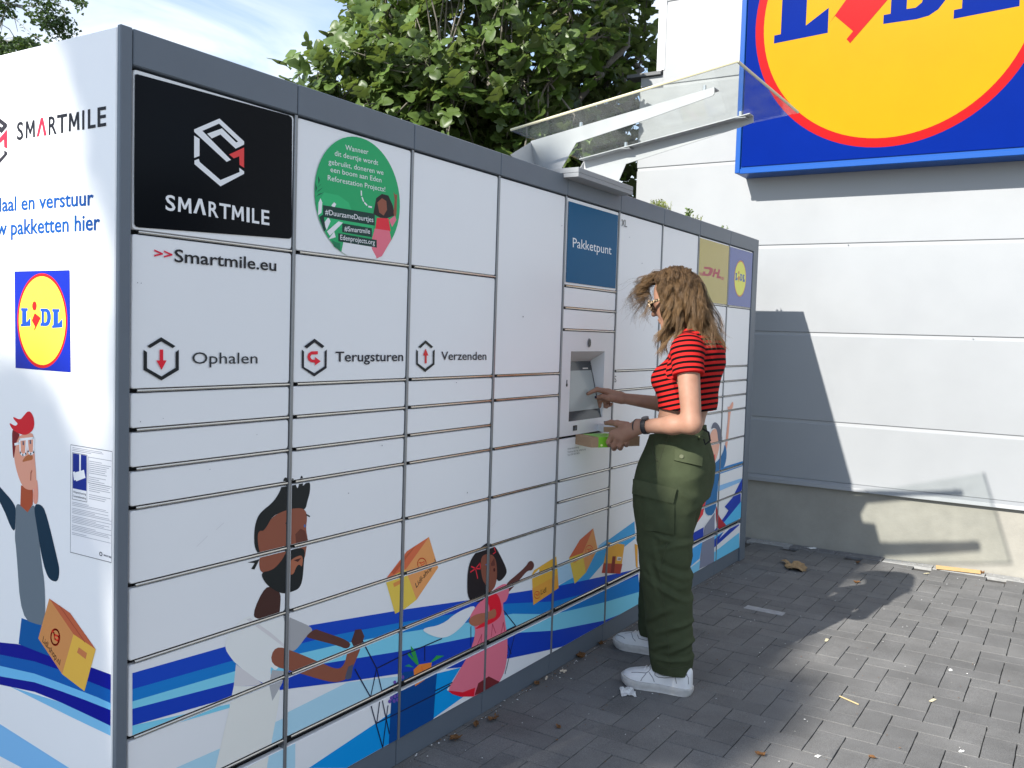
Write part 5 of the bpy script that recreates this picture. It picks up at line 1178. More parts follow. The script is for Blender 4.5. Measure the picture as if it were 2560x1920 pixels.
at_ = n_.new('ShaderNodeAttribute'); at_.attribute_name = 'band'; ma = n_.new('ShaderNodeMath'); ma.operation = 'FRACT'; l_.new(at_.outputs['Fac'], ma.inputs[0])
mb_ = n_.new('ShaderNodeMath'); mb_.operation = 'LESS_THAN'; mb_.inputs[1].default_value = .46; l_.new(ma.outputs[0], mb_.inputs[0])
mxx = n_.new('ShaderNodeMix'); mxx.data_type = 'RGBA'; mxx.inputs['A'].default_value = (.46, .018, .016, 1); mxx.inputs['B'].default_value = (.004, .003, .004, 1); l_.new(mb_.outputs[0], mxx.inputs['Factor']); l_.new(mxx.outputs['Result'], bs.inputs['Base Color'])
tcn = n_.new('ShaderNodeTexCoord'); tn = n_.new('ShaderNodeTexNoise'); tn.inputs['Scale'].default_value = 600; l_.new(tcn.outputs['Object'], tn.inputs['Vector']); bp = n_.new('ShaderNodeBump'); bp.inputs['Strength'].default_value = .3; bp.inputs['Distance'].default_value = .001; l_.new(tn.outputs['Fac'], bp.inputs['Height']); l_.new(bp.outputs['Normal'], bs.inputs['Normal'])
shirt = mesh('striped_top', V, Fq, SHM, per, smooth=True)
me = shirt.data; at2 = me.attributes.new('band', 'FLOAT', 'CORNER'); co = np.array([v.co for v in me.vertices]) + np.array(PO)
vals = np.zeros(len(me.loops)); axL = (LE - LS) / np.linalg.norm(LE - LS); axR = (RE - RS) / np.linalg.norm(RE - RS)
for p in me.polygons:
    c = np.mean(co[list(p.vertices)], 0); 
    seamL = (LS[0] + .030) + .25 * max(0, 1.36 - c[2]) * -1; seamR = (RS[0] - .030) + .25 * max(0, 1.36 - c[2])
    for li in p.loop_indices:
        q = co[me.loops[li].vertex_index]
        if c[0] < seamL and c[2] > 1.255: vals[li] = ((q - LS) @ axL + .02) / .0222
        elif c[0] > seamR and c[2] > 1.255: vals[li] = ((q - RS) @ axR + .02) / .0222
        else: vals[li] = (q[2] + .16 * (q[1] + .44) + .012 * math.sin((q[1] + .44) * 9)) / .0222 + .25
at2.data.foreach_set('value', vals)
# ---- cargo trousers
tr_f = union([(loft([(.76, 2.30, -.405, .165, .135), (.84, 2.315, -.402, .170, .134), (.92, 2.32, -.403, .160, .131), (.98, 2.32, -.402, .143, .120), (1.03, 2.32, -.400, .128, .109), (1.09, 2.32, -.402, .122, .103)], 2.2), 0),
              (loft([(.075, 2.148, -.476, .070, .076), (.11, 2.148, -.476, .078, .084), (.20, 2.150, -.466, .080, .090), (.32, 2.152, -.450, .083, .097), (.50, 2.160, -.428, .088, .100), (.66, 2.182, -.408, .100, .122), (.80, 2.208, -.396, .104, .134), (.88, 2.230, -.400, .096, .124), (.95, 2.26, -.402, .070, .095), (1.0, 2.28, -.402, .045, .06)], 2.3), .06),
              (loft([(.085, 2.503, -.262, .068, .074), (.12, 2.503, -.262, .078, .084), (.20, 2.500, -.265, .080, .090), (.32, 2.495, -.272, .083, .095), (.50, 2.482, -.292, .088, .100), (.66, 2.455, -.335, .098, .112), (.80, 2.425, -.375, .102, .126), (.88, 2.41, -.39, .094, .116), (.95, 2.38, -.40, .070, .09), (1.0, 2.36, -.402, .045, .06)], 2.3), .06)])
def tr_cut(P): return np.maximum(tr_f(P), P[:, 2] - (1.040 + (-.4 - P[:, 1]) * .24)).astype(np.float32)
V, Fq = surf(tr_cut, (2.02, -.63, .06), (2.64, -.12, 1.13), .0042)
q4 = zoomed(1350, 1200, 2.655)
FOLDS = []
for seg_, A_, sg_ in (([(700, 330), (960, 460)], .008, .012), ([(770, 470), (930, 440)], .007, .010), ([(760, 560), (985, 700)], .010, .013), ([(740, 380), (800, 640)], .006, .012), ([(690, 640), (900, 780)], .007, .012), ([(870, 850), (700, 930)], .010, .012), ([(800, 700), (985, 860)], .007, .011),
                      ([(990, 960), (780, 1010)], .009, .011), ([(880, 1075), (740, 1120)], .009, .010), ([(990, 1090), (850, 1150)], .010, .010), ([(760, 1180), (980, 1215)], .009, .009), ([(700, 520), (780, 760)], .006, .011), ([(860, 60), (960, 160)], .007, .014), ([(1010, 10), (980, 130)], .007, .012)):
    a_, c_ = (np.array(px(q4, p, 2.08)[1:]) for p in seg_); FOLDS.append((a_, c_ - a_, A_, sg_))
def folds(x, y, z):
    if x > 2.24: return 0.0
    o = 0.0
    for a_, d_, A_, sg_ in FOLDS:
        e = np.array([y, z]) - a_; L2_ = d_ @ d_; t = (e @ d_) / L2_
        if not -.15 < t < 1.15: continue
        dd = (e[0] * d_[1] - e[1] * d_[0]) / math.sqrt(L2_) + .004 * noise.noise(Vector((y * 25, z * 25, A_ * 900))); fade = max(0, 1 - abs(t - .5) / .65) ** .7
        o += A_ * fade * (math.exp(-(dd / sg_) ** 2) - .75 * math.exp(-((dd - 1.7 * sg_) / sg_) ** 2))
    return o * min(1, (2.24 - x) / .06)
w = []
for x, y, z in V:
    low = max(0, 1 - z / .42); kn = math.exp(-((z - .5) / .12) ** 2); hip = math.exp(-((z - .86) / .10) ** 2)
    leg = 0 if x < 2.33 else 7
    r1 = 1 - abs(noise.noise(Vector((x * 5 + leg, y * 5 + z * 2.5, z * 11)))) * 2
    r2 = 1 - abs(noise.noise(Vector((x * 6 + 9, (y + z * .8) * 7, (z - y * .7) * 8 + leg)))) * 2
    r3 = noise.noise(Vector((x * 3 + 4, y * 3, z * 2.2)))
    bunch = 1 - abs(noise.noise(Vector((x * 4 + 1, y * 5 + 2, z * 19 + leg)))) * 2
    w.append(.0042 * low * bunch + (.005 * kn + .0032) * max(-.4, r2) * .9 + .0036 * hip * r1 + .007 * r3 - .002 + folds(x, y, z))
V, N = inflate(V, Fq, w)
OLV = material('olive_cotton', (.052, .064, .034), rough=.9, spec=.1, vary=.14, vscale=14, bump=.35, bscale=500)
OLV2 = material('olive_cotton_flap', (.060, .072, .039), rough=.9, spec=.1, vary=.14, vscale=14, bump=.35, bscale=500)
trs = mesh('trousers', V, Fq, OLV, per, smooth=True)
bvh = BVHTree.FromPolygons([Vector(v) for v in V], [tuple(map(int, f)) for f in Fq])
def hit(f, p, tree=bvh):
    d = Vector(ray(*f([p])[0])).normalized(); loc, nor, i, dist = tree.ray_cast(Vector(CAM), d)
    return (loc, nor) if loc is not None else (None, None)
def patch(name, parent, f, quad, off, th, mat_, nx=14, ny=8, tree=bvh, wob=0.0):
    q = [np.array(p, float) for p in quad]; P = []; 
    for j in range(ny + 1):
        for i in range(nx + 1):
            s, t = i / nx, j / ny; p = (q[0] * (1 - s) + q[1] * s) * (1 - t) + (q[3] * (1 - s) + q[2] * s) * t
            loc, nor = hit(f, tuple(p), tree); cq = sum(q) / 4
            for tr_ in range(12):
                if loc is not None: break
                p = p + (cq - p) * .06; loc, nor = hit(f, tuple(p), tree)
            if loc is None: return None
            P.append((loc, nor))
    k = (nx + 1) * (ny + 1); nav = sum((n for l, n in P), Vector()).normalized()
    Vt = [l + (n * .5 + nav * .5) * (off + th + wob * noise.noise(l * 30)) for l, n in P] + [l + n * (off - .004) for l, n in P]
    Fc = []
    for j in range(ny):
        for i in range(nx):
            a = j * (nx + 1) + i; Fc += [[a, a + nx + 1, a + nx + 2, a + 1], [k + a, k + a + 1, k + a + nx + 2, k + a + nx + 1]]
    ring = [i for i in range(nx + 1)] + [(j + 1) * (nx + 1) - 1 for j in range(1, ny + 1)] + [ny * (nx + 1) + i for i in range(nx - 1, -1, -1)] + [j * (nx + 1) for j in range(ny - 1, 0, -1)]
    for a, b in zip(ring, ring[1:] + ring[:1]): Fc.append([a, b, k + b, k + a])
    return mesh(name, Vt, Fc, mat_, parent, smooth=True, auto=40)
def seam(name, parent, f, pts, r, mat_, tree=bvh, sub=6, off=.0):
    P = []
    for a, c in zip(pts[:-1], pts[1:]):
        for i in range(sub): 
            t = i / sub; loc, nor = hit(f, (a[0] + (c[0] - a[0]) * t, a[1] + (c[1] - a[1]) * t), tree)
            if loc is not None: P.append(loc + nor * off)
    loc, nor = hit(f, pts[-1], tree)
    if loc is not None: P.append(loc + nor * off)
    return MB().tube(P, r, 6).build(name, mat_, parent, smooth=True) if len(P) > 2 else None
patch('pocket_flap', trs, p2, [(1238, 1190), (1492, 1250), (1482, 1352), (1236, 1298)], .003, .005, OLV2, wob=.002)
patch('cargo_pocket', trs, q4, [(690, 100), (895, 140), (890, 360), (700, 335)], .002, .007, OLV, wob=.006)
patch('cargo_flap', trs, q4, [(634, -4), (912, 64), (888, 158), (626, 92)], .009, .006, OLV2, nx=20, wob=.003)
b = hit(p2, (1300, 1265))
if b[0] is not None: MB().tube([b[0] + b[1] * .007, b[0] + b[1] * .0115], .0085, 14).build('snap_button', material('snap', (.12, .13, .075), rough=.45), trs, smooth=True, auto=40)
STI = material('olive_seam', (.045, .052, .026), rough=.9)
seam('pocket_opening', trs, p2, [(1040, 1085), (1032, 1180), (1050, 1250), (1085, 1305)], .0028, STI)
seam('side_seam', trs, p2, [(1150, 1130), (1100, 1320), (1070, 1450)], .0013, STI); seam('side_seam', trs, p3, [(960, 320), (900, 560), (940, 800), (965, 1050), (975, 1270)], .0013, STI)
seam('waist_seam', trs, p2, [(1010, 1075), (1200, 1082), (1400, 1080), (1500, 1060)], .0014, STI); seam('hem_seam', trs, p3, [(880, 1255), (980, 1275), (1110, 1255)], .0016, STI)
for p in ((1462, 1085), (1180, 1090)):
    l_a, n_a = hit(p2, (p[0], p[1] - 15)); l_b, n_b = hit(p2, (p[0], p[1] + 22))
    if l_a is not None and l_b is not None: MB().tube([l_a + n_a * .002, (l_a + l_b) / 2 + n_a * .006, l_b + n_b * .002], .0038, 6).build('belt_loop', OLV2, trs, smooth=True)
bk = px(p2, (1500, 1005), 2.26)
MB().tube([bk, bk + [.01, -.022, -.012], bk + [.01, -.030, -.045], bk + [.005, -.012, -.062], bk + [.0, -.006, -.040]], .0042, 6).build('drawstring', material('cord_black', (.01, .01, .011), rough=.8), trs, smooth=True)
# ---- shoes
SHW = material('white_leather', (.70, .70, .70), rough=.5, vary=.05, vscale=25, bump=.15, bscale=300); SOLE = material('sole_white', (.46, .45, .43), rough=.6, vary=.2, vscale=30); STG = material('shoe_seam', (.20, .20, .21), rough=.7)
def shoe(heel, toe, name='shoe'):
    heel, toe = np.array([*heel, 0.0]), np.array([*toe, 0.0]); ax = toe - heel; L = np.linalg.norm(ax); ax /= L; sd_ = np.array([ax[1], -ax[0], 0])
    ts = [0, .02, .06, .14, .25, .38, .5, .62, .74, .84, .92, .97, 1.0]
    wd = [.014, .026, .034, .038, .038, .037, .040, .046, .049, .046, .038, .026, .010]
    tp = [.098, .106, .110, .106, .096, .094, .091, .082, .074, .067, .060, .052, .040]
    def ringu(t, w_, top, z0, n=18):
        o = []
        for i in range(n):
            a = math.pi * i / (n - 1); s = math.cos(a); c = math.sin(a); r_ = abs(s) ** .75 * math.copysign(1, s)
            o.append(heel + ax * (t * L) + sd_ * r_ * w_ * (1 - .18 * c) + np.array([0, 0, z0 + (top - z0) * c ** .6]))
        return o
    root = empty('shoe', tuple(heel)); root.parent = per; root.location = Vector(heel) - PO
    Vv = []; Fc = []; n = 18
    for t, w_, h_ in zip(ts, wd, tp): Vv += ringu(t, w_, h_, .022)
    for k in range(len(ts) - 1):
        for i in range(n - 1): a = k * n + i; Fc.append([a, a + 1, a + n + 1, a + n])
    Fc.append(list(range(n))[::-1]); Fc.append(list(range((len(ts) - 1) * n, len(ts) * n)))
    up = mesh('upper', Vv, Fc, SHW, root, smooth=True); bm = bmesh.new(); bm.from_mesh(up.data); bmesh.ops.recalc_face_normals(bm, faces=bm.faces); bm.to_mesh(up.data); bm.free()
    Vs = []; Fs = []; prof = [(.0, -.004), (.004, .002), (.015, .004), (.028, .0035), (.031, -.001)]
    lp = []
    for t, w_ in zip(ts, wd): lp.append((t, w_ + .003))
    loop = [(t, w_) for t, w_ in lp] + [(t, -w_) for t, w_ in lp[::-1]]
    for z, o in prof:
        for t, w_ in loop:
            rise = .012 * max(0, (t - .8) / .2) ** 2; cen = (t - .5) * 2
            Vs.append(heel + ax * ((t + o / L * cen) * L) + sd_ * (w_ + math.copysign(o, w_)) + np.array([0, 0, z + rise + .001]))
    m_ = len(loop)
    for k in range(len(prof) - 1):
        for i in range(m_): Fs.append([k * m_ + i, k * m_ + (i + 1) % m_, (k + 1) * m_ + (i + 1) % m_, (k + 1) * m_ + i])
    Fs += [list(range(m_))[::-1], list(range((len(prof) - 1) * m_, len(prof) * m_))]
    so_ = mesh('sole', Vs, Fs, SOLE, root, smooth=True, auto=40); bm = bmesh.new(); bm.from_mesh(so_.data); bmesh.ops.recalc_face_normals(bm, faces=bm.faces); bm.to_mesh(so_.data); bm.free()
    for k, t in enumerate((.50, .555, .61, .665)):
        h_ = np.interp(t, ts, tp); c = heel + ax * t * L + [0, 0, h_ - .001]; w_ = .026
        MB().tube([c - sd_ * w_ + [0, 0, -.010], c - sd_ * w_ * .4 + [0, 0, .003], c + sd_ * w_ * .4 + [0, 0, .003], c + sd_ * w_ + [0, 0, -.010]], .0034, 6).build('lace', SHW, root, smooth=True)
    MB().prism([heel + ax * .34 * L + sd_ * -.022 + [0, 0, .090], heel + ax * .34 * L + sd_ * .022 + [0, 0, .090], heel + ax * .47 * L + sd_ * .022 + [0, 0, .096], heel + ax * .47 * L + sd_ * -.022 + [0, 0, .096]], (ax * -.004 + np.array([0, 0, .012]))).build('tongue', SHW, root)
    tree = BVHTree.FromPolygons([Vector(v) for v in Vv], Fc)
    return root, tree
shL, treeL = shoe((2.150, -.566), (2.112, -.282)); shR, treeR = shoe((2.515, -.345), (2.500, -.058))
sw = [(870, 1292), (865, 1318), (890, 1336), (940, 1342), (1000, 1338), (1105, 1322), (1108, 1312)]
for q in (sw, sw[::-1][:1] + [(1000, 1328), (930, 1325), (895, 1312), (880, 1292)], [(690, 1300), (740, 1300), (800, 1305), (822, 1290), (835, 1270)], [(822, 1300), (850, 1340), (862, 1372)], [(1020, 1340), (1030, 1385)], [(1095, 1300), (1118, 1340), (1120, 1390)], [(800, 1310), (770, 1345), (760, 1365)]): seam('stitching', shL, p3, q, .0016, STG, tree=treeL)
for q in ([(565, 1010), (620, 1030), (640, 1045)], [(690, 1000), (700, 1040), (720, 1065)], [(735, 1015), (745, 1045), (800, 1058), (828, 1055)], [(640, 1005), (690, 1000), (720, 985)]): seam('stitching', shR, p3, q, .0016, STG, tree=treeR)
# ---- watch, hair tie, nails
def bracelet(name, t, r, tube_r, mat_, parent=per, sx=1.0):
    c = LE + (LW - LE) * t; ax = (LW - LE) / np.linalg.norm(LW - LE); u_ = np.cross(ax, [1, 0, 0]); u_ /= np.linalg.norm(u_); v_ = np.cross(ax, u_)
    return c, ax, u_, v_
c, ax, u_, v_ = bracelet('w', .86, .03, .0, None)
WB = material('watch_strap', (.016, .016, .018), rough=.5)
ring = [c + (u_ * math.cos(a) * .0300 + v_ * math.sin(a) * .0300) for a in np.linspace(0, 2 * math.pi, 25)]
b = MB(); k = 25
Vv = []
for p in ring:
    d = (p - c) / np.linalg.norm(p - c); Vv += [p - ax * .010 - d * .001, p - ax * .010 + d * .0022, p + ax * .010 + d * .0022, p + ax * .010 - d * .001]
b.add(Vv, [[4 * i + j, 4 * i + (j + 1) % 4, 4 * i + 4 + (j + 1) % 4, 4 * i + 4 + j] for i in range(k - 1) for j in range(4)])
wt = b.build('watch', WB, per); 
dz_ = np.array([-.35, 0, .93]); fc_ = c + dz_ * .0325
b = MB(); rr = [fc_ + (ax * math.cos(a) * .016 + np.cross(dz_, ax) * math.sin(a) * .0145) for a in np.linspace(0, 2 * math.pi, 20, endpoint=False)]; b.prism(rr, dz_ * .007); b.build('watch_case', material('watch_metal', (.08, .08, .085), rough=.3, metal=.6), wt)
c2_ = LE + (LW - LE) * 1.03
MB().tube([c2_ + (u_ * math.cos(a) * .0285 + v_ * math.sin(a) * .0285) + ax * .004 * math.sin(a) for a in np.linspace(0, 2 * math.pi, 25)], .0042, 8, cap=False).build('hair_tie', WB, per, smooth=True)
NAIL = material('navy_nail', (.006, .007, .03), rough=.15)
def nail(P, d, upv, s=1.0):
    d = np.array(d) / np.linalg.norm(d); upv = np.array(upv) - d * (np.array(upv) @ d); upv /= np.linalg.norm(upv); si = np.cross(d, upv); V_ = []; 
    for i in range(7):
        for j in range(7):
            a, e = (i / 6 - .5) * 2, (j / 6 - .5) * 2; V_.append(np.array(P) + d * (e * .0062 * s * math.sqrt(max(0, 1 - .5 * a * a))) + si * a * .0052 * s + upv * (.0086 * s * math.sqrt(max(0, 1 - (a * .55) ** 2))))
    mesh('nail', V_, [[i * 7 + j, (i + 1) * 7 + j, (i + 1) * 7 + j + 1, i * 7 + j + 1] for i in range(6) for j in range(6)], NAIL, per, smooth=True)
nail(rth[-1], rth[-1] - rth[-2], (-1, .1, .25)); nail(lth[-1], lth[-1] - lth[-2], (-.45, 0, .9)); nail(tipR, rhI[-1] - rhI[-2], (-.3, .2, .9), .85); nail(rhR[-1], rhR[-1] - rhR[-2], (-.9, -.3, -.2), .8)
# ---- sunglasses
TORT = bpy.data.materials.new('tortoiseshell'); TORT.use_nodes = True; n_, l_ = TORT.node_tree.nodes, TORT.node_tree.links; bs = n_['Principled BSDF']; bs.inputs['Roughness'].default_value = .2
tcn = n_.new('ShaderNodeTexCoord'); tn = n_.new('ShaderNodeTexNoise'); tn.inputs['Scale'].default_value = 120; l_.new(tcn.outputs['Object'], tn.inputs['Vector']); cr_ = n_.new('ShaderNodeValToRGB'); cr_.color_ramp.elements[0].position = .47; cr_.color_ramp.elements[0].color = (.02, .014, .01, 1); cr_.color_ramp.elements[1].position = .53; cr_.color_ramp.elements[1].color = (.50, .36, .22, 1); l_.new(tn.outputs['Fac'], cr_.inputs['Fac']); l_.new(cr_.outputs['Color'], bs.inputs['Base Color'])
LENS = material('dark_lens', (.012, .012, .014), rough=.08)
gl = empty('sunglasses', tuple(H(0, .1, .0))); gl.parent = per; gl.location = Vector(H(0, .1, 0)) - PO
for s_ in (-1, 1):
    rim = [(s_ * .034 + .029 * math.cos(a) * (1.08 if math.sin(a) > 0 else .95), .104 - .10 * abs(s_ * .034 + .029 * math.cos(a)) * .9, .000 + .024 * math.sin(a)) for a in np.linspace(0, 2 * math.pi, 25)]
    MB().tube([H(*p) for p in rim], .0042, 8, cap=False).build('rim', TORT, gl, smooth=True)
    b = MB(); b.prism([H(*p) for p in rim[:-1]], HM @ np.array([0, .0015, 0])); b.build('lens', LENS, gl)
    MB().tube([H(s_ * .062, .094, .010), H(s_ * .074, .070, .010), H(s_ * .078, .0, .006), H(s_ * .074, -.02, -.012)], [.0075, .0065, .005, .004], 8).build('temple', TORT, gl, smooth=True)
MB().tube([H(-.008, .106, .006), H(0, .109, .009), H(.008, .106, .006)], .0035, 8).build('bridge', TORT, gl, smooth=True)
# ---- hair: guide curves fanned into strands
HAIRM = bpy.data.materials.new('brown_hair'); HAIRM.use_nodes = True; n_, l_ = HAIRM.node_tree.nodes, HAIRM.node_tree.links; bs = n_['Principled BSDF']; bs.inputs['Roughness'].default_value = .38; bs.inputs['Specular IOR Level'].default_value = .4
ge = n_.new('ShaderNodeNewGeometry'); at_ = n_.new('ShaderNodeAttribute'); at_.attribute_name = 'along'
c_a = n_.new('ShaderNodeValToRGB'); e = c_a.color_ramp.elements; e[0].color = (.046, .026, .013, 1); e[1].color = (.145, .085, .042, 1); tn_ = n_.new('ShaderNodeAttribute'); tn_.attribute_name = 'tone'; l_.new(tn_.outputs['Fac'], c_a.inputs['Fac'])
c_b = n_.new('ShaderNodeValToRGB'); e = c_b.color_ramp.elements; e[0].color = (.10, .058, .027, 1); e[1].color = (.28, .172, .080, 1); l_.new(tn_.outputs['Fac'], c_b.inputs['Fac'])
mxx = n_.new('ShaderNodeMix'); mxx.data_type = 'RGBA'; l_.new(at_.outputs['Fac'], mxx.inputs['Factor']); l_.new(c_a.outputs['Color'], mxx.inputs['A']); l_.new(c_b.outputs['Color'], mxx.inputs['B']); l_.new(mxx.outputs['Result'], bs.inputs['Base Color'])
hr = random.Random(12)
hv, hf, ha, ht = [], [], [], []; TONE = [.5]
SKC = np.array([0, -.012, .030]); SKR = np.array([.078, .095, .089])
def push_out(P):
    q = (P - HC) @ HM - SKC; k = np.linalg.norm(q / SKR, axis=-1, keepdims=True)
    q = np.where(k < 1.02, q / np.maximum(k, 1e-3) * 1.02, q); P = HC + (q + SKC) @ HM.T
    c_, r_ = np.array([2.33, -.455, 1.385]), np.array([.185, .112, .075])          # stay outside the shoulders
    d = (P - c_) / r_; kk = np.linalg.norm(d, axis=-1, keepdims=True)
    return np.where(kk < 1, c_ + d / np.maximum(kk, 1e-3) * r_, P)
def face_clear(P):
    q = (P - HC) @ HM; m_ = (q[..., 0] < .02) & (q[..., 2] > -.125) & (q[..., 2] < .045) & (q[..., 1] > .042)
    q[..., 1] = np.where(m_, .042 + .2 * (q[..., 1] - .042), q[..., 1]); return HC + q @ HM.T
nrg = np.random.default_rng(5); HV, HF, HA, HT = [], [], [], []; HN = [0]
def lock_(root, ctrl, tip, ns, spread, curl, n=15, fly=.3, clear=True):
    tone0 = hr.random(); ph = hr.uniform(0, 6.28); f1 = hr.uniform(1.6, 3.0); am = curl * hr.uniform(.5, 1.3)
    o, o2 = nrg.normal(0, 1, (ns, 1, 3)) * spread, nrg.normal(0, 1, (ns, 1, 3)) * spread * .9
    jit = nrg.uniform(.86, 1.06, (ns, 1)); ph2 = ph + nrg.normal(0, .18, (ns, 1)); t = np.linspace(0, 1, n)[None, :] * jit; T = t[..., None]
    b = (1 - T) ** 3 * root + 3 * (1 - T) ** 2 * T * ctrl[0] + 3 * (1 - T) * T * T * ctrl[1] + T ** 3 * tip
    w_ = np.stack([np.sin(6.28 * f1 * t + ph2), np.cos(6.28 * f1 * t + ph2), .3 * np.sin(6.28 * f1 * t)], -1) * am * T
    P = push_out(b + o * (1 - .45 * T) * np.minimum(1, .25 + T * 2) + o2 * fly * T * T + w_)
    if clear: P = face_clear(P)
    tg = np.empty_like(P); tg[:, 1:-1] = P[:, 2:] - P[:, :-2]; tg[:, 0] = P[:, 1] - P[:, 0]; tg[:, -1] = P[:, -1] - P[:, -2]; tg /= np.linalg.norm(tg, axis=-1, keepdims=True) + 1e-9
    a_ = np.cross(tg, [.31, .62, .72]); a_ /= np.linalg.norm(a_, axis=-1, keepdims=True) + 1e-9; b_ = np.cross(tg, a_)
    s = np.linspace(0, 1, n); r_ = (.00052 + (.00024 - .00052) * s ** 1.5)[None, :, None]
    V_ = np.stack([P + (a_ * math.cos(k * 2.094) + b_ * math.sin(k * 2.094)) * r_ for k in range(3)], 2)     # ns, n, 3, xyz
    base = HN[0] + np.arange(ns)[:, None, None] * n * 3 + np.arange(n - 1)[None, :, None] * 3; k0 = np.arange(3)[None, None, :]; k1 = (k0 + 1) % 3
    HF.append(np.stack([base + k0, base + k1, base + 3 + k1, base + 3 + k0], -1).reshape(-1, 4)); HV.append(V_.reshape(-1, 3)); HN[0] += ns * n * 3
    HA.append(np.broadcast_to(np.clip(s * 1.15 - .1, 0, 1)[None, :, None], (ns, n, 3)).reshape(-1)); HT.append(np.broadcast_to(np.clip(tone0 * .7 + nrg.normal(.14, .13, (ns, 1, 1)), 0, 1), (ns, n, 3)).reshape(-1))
def scalp(az, el): # az: 0 front, + towards her left (-x); el up
    d = np.array([-math.sin(az) * math.cos(el), math.cos(az) * math.cos(el), math.sin(el)]); return HC + HM @ (SKC + d * SKR), HM @ d
def W3(f, p, X): return px(f, p, X)
# near side and back: swept off the face and falling in waves to the back of the shoulder
for i in range(120):
    az = hr.uniform(R(8), R(178)); el = hr.uniform(R(8), R(84)) if az > R(75) else hr.uniform(R(48), R(84)); rt, nr_ = scalp(az, el)
    fr_t = max(0, min(1, (az - R(60)) / R(118) + hr.gauss(0, .08)))
    tip = W3(p2, (1150 + (1650 - 1150) * fr_t ** .8 + hr.gauss(0, 14), hr.uniform(40, 225) - 30 * (1 - fr_t)), 2.215 + .08 * fr_t + hr.gauss(0, .012))
    q2 = HC + HM @ (SKC + np.array([-.097, .004 - .068 * fr_t, -.02 + hr.gauss(0, .012)]))
    lock_(rt, (rt + nr_ * .030 + HM @ np.array([-.022, -.014, .012]), q2 + (tip - q2) * .18 + np.array([-.012, 0, .015])), tip, 62, .0050, .023)
# far side and crown
for i in range(46):
    az = -hr.uniform(R(20), R(178)); el = hr.uniform(R(5), R(80)); rt, nr_ = scalp(az, el); fr_t = (-az - R(20)) / R(158)
    tip = np.array([2.43 - .06 * fr_t + hr.gauss(0, .015), -.36 - .19 * fr_t + hr.gauss(0, .015), hr.uniform(1.39, 1.47)])
    side_ = HC + HM @ (SKC + np.array([.100, math.cos(az) * .08 - .02, .0]))
    lock_(rt, (rt + nr_ * .028, (side_ + tip) / 2), tip, 32, .0065, .015)
# lock that hangs in front of the near shoulder
for i in range(30):
    rt, nr_ = scalp(hr.uniform(R(78), R(100)), hr.uniform(R(0), R(50))); tip = W3(p2, (hr.uniform(1080, 1200), hr.uniform(120, 300)), 2.235 + hr.gauss(0, .01))
    mid = W3(p1, (hr.uniform(1190, 1260), 1420), 2.232)
    lock_(rt, (rt + nr_ * .03 + HM @ np.array([0, -.02, 0]), mid), tip, 55, .0052, .021)
# fringe blown forward in the wind: loose open curls in front of the forehead
for i in range(44):
    rt, nr_ = scalp(hr.uniform(R(-40), R(40)), hr.uniform(R(38), R(78)))
    a_ = hr.random(); tgt = ((hr.uniform(800, 900), hr.uniform(1230, 1410)) if a_ < .45 else (hr.uniform(870, 1010), hr.uniform(1400, 1500)) if a_ < .75 else (hr.uniform(900, 990), hr.uniform(1150, 1260)))
    tip = W3(p1, tgt, 2.30 + hr.gauss(0, .03)); mid = W3(p1, (hr.uniform(890, 1010), hr.uniform(1070, 1230)), 2.29 + hr.gauss(0, .03))
    lock_(rt, (rt + nr_ * .040 + HM @ np.array([0, .045, .0]), mid), tip, 13, .0045, .026, fly=1.5, clear=False)
# loose fly-away hairs
for i in range(26):
    rt, nr_ = scalp(hr.uniform(R(-30), R(60)), hr.uniform(R(30), R(80))); d = np.array([hr.gauss(0, .03), hr.gauss(.05, .05), hr.gauss(-.09, .05)])
    lock_(rt, (rt + nr_ * .04, rt + nr_ * .045 + d * .6), rt + nr_ * .03 + d * 1.5, 1, .004, .015, clear=False)
for i in range(30):
    rt, nr_ = scalp(hr.uniform(R(80), R(178)), hr.uniform(R(10), R(60))); tip = W3(p2, (hr.uniform(1450, 1700), hr.uniform(60, 260)), 2.27 + hr.gauss(0, .02))
    lock_(rt, (rt + nr_ * .05, (rt + tip) / 2 + np.array([hr.gauss(0, .02), -.03, 0])), tip, 1, .006, .016)
hv, hf, ha, ht = np.concatenate(HV), np.concatenate(HF), np.concatenate(HA), np.concatenate(HT)
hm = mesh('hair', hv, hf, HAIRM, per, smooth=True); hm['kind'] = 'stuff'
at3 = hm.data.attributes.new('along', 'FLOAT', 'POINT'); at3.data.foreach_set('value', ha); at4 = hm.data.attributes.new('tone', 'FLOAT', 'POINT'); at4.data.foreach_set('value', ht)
capf = union([(ellipsoid(HC + HM @ SKC, SKR * .985, HM.astype(np.float32)), 0), (ellipsoid(HC + HM @ np.array([-.01, -.05, -.05]), (.065, .05, .075), HM.astype(np.float32)), .03)])
def cap_cut(P): q = (P - HC) @ HM; return np.maximum(capf(P), np.minimum(q[:, 1] - (.020 + .35 * np.maximum(0, q[:, 2] - .03)), 1)).astype(np.float32)
V, Fq = surf(cap_cut, (2.18, -.60, 1.38), (2.46, -.20, 1.75), .005)
mesh('hair_cap', V, Fq, material('hair_under', (.085, .053, .031), rough=.6), per, smooth=True)

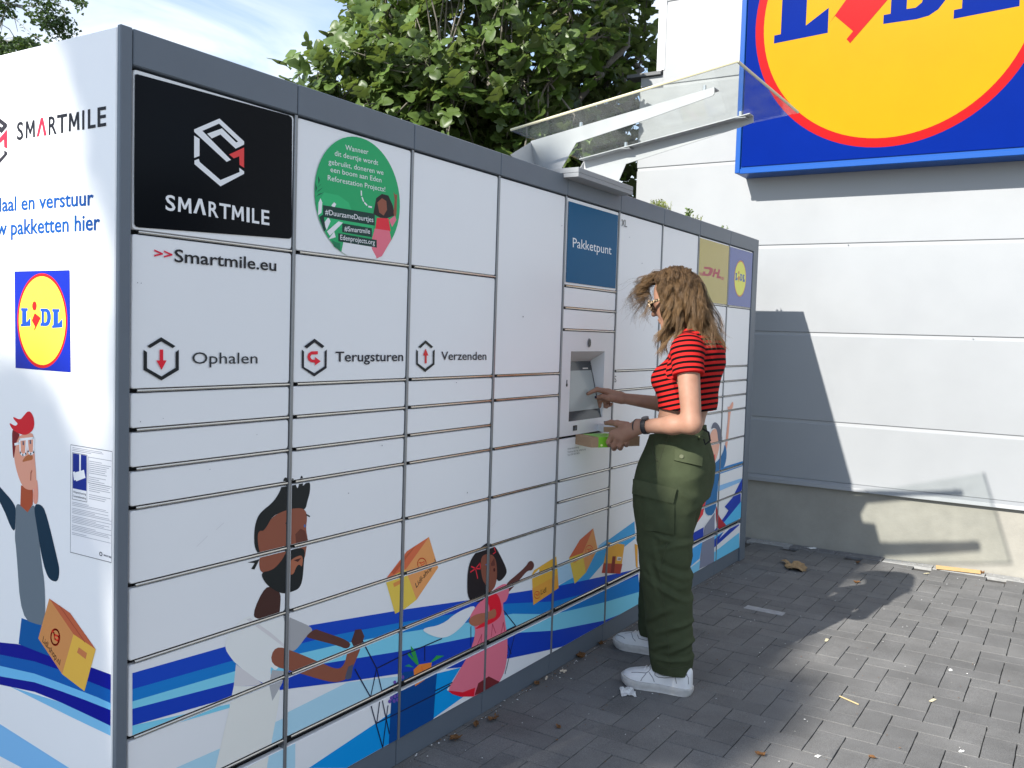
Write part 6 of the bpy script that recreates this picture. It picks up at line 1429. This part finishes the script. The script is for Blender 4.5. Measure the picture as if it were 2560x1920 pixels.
# ================================================================== PARCELS IN HER HAND
KB = material('brown_card', (.36, .235, .14), rough=.8, vary=.08, vscale=50, bump=.15, bscale=200); GT = material('green_tape', (.20, .52, .035), rough=.35, vary=.06, vscale=30); WBX = material('white_card', (.72, .73, .75), rough=.5)
th_ = R(60); dl = np.array([math.sin(th_), -math.cos(th_), 0]); de = np.array([math.cos(th_), math.sin(th_), 0]); ZBT, ZBB = .999, .957
NC = px(p2, (474, 1068), 2.085); NC = np.array([NC[0], NC[1], 0]) 
Lb, Eb = .245, .175
for e_ in np.linspace(.05, .34, 160):
    if proj(NC + de * e_ + [0, 0, ZBT])[0] <= 1350 + 327 / 3.6867 or NC[1] + de[1] * e_ > -.005: break
Eb = float(e_)
bx0 = empty('cardboard_parcel', (NC[0] + .1, NC[1], ZBB), 'flat brown cardboard parcel with bright green tape held in the left hand', 'parcel')
def bquad(l0, l1, e0, e1, z0, z1): return [NC + dl * l + de * e + np.array([0, 0, z]) for z in (z0, z1) for l, e in ((l0, e0), (l1, e0), (l1, e1), (l0, e1))]
def boxpart(name, parent, mat_, *a):
    v = bquad(*a); return MB().add(v, [(0, 1, 2, 3)[::-1], (4, 5, 6, 7), (0, 1, 5, 4), (1, 2, 6, 5), (2, 3, 7, 6), (3, 0, 4, 7)]).build(name, mat_, parent)
boxpart('carton', bx0, KB, 0, Lb, 0, Eb, ZBB, ZBT)
b = boxpart('green_tape', bx0, GT, .036, .155, -.0009, Eb + .0009, ZBB - .0009, ZBT + .0009)
leafp = ink(196, 226, 150)
b = MB(); r_ = random.Random(2)
for k in range(9):
    l, z = r_.uniform(.045, .15), r_.uniform(ZBB + .006, ZBT - .006); b.add([NC + dl * (l + .006 * math.cos(a)) + de * -.0013 + np.array([0, 0, z + .005 * math.sin(a)]) for a in np.linspace(0, 6.28, 7)[:-1]], [list(range(6))])
b.build('leaf_print', leafp, bx0)
# the corners of the small box are found on the lid of the parcel
q0 = onz(*p2([(585, 1038)])[0], ZBT + .001); q1 = onz(*p2([(490, 1004)])[0], ZBT + .001)
ee = q1 - q0; we = np.linalg.norm(ee); ee /= we; ll = np.array([ee[1], -ee[0], 0]); ll = ll if ll[1] < 0 else -ll
wb = empty('small_white_box', tuple(q0), 'small white cardboard box lying on the parcel under her thumb', 'box')
hz = .029
v = [q0 + ll * l + ee * e + np.array([0, 0, z]) for z in (0, hz) for l, e in ((0, 0), (.085, 0), (.085, min(.12, we)), (0, min(.12, we)))]
MB().add(v, [(0, 1, 2, 3)[::-1], (4, 5, 6, 7), (0, 1, 5, 4)[::1], (1, 2, 6, 5), (2, 3, 7, 6), (3, 0, 4, 7)]).build('carton', WBX, wb)
MB().add([p - ee * .0006 + [0, 0, 0] for p in (v[0] + [0, 0, .003], v[1] + [0, 0, .003], v[5] - [0, 0, .004], v[4] - [0, 0, .004])], [(0, 1, 2, 3)]).build('brown_end', KB, wb)
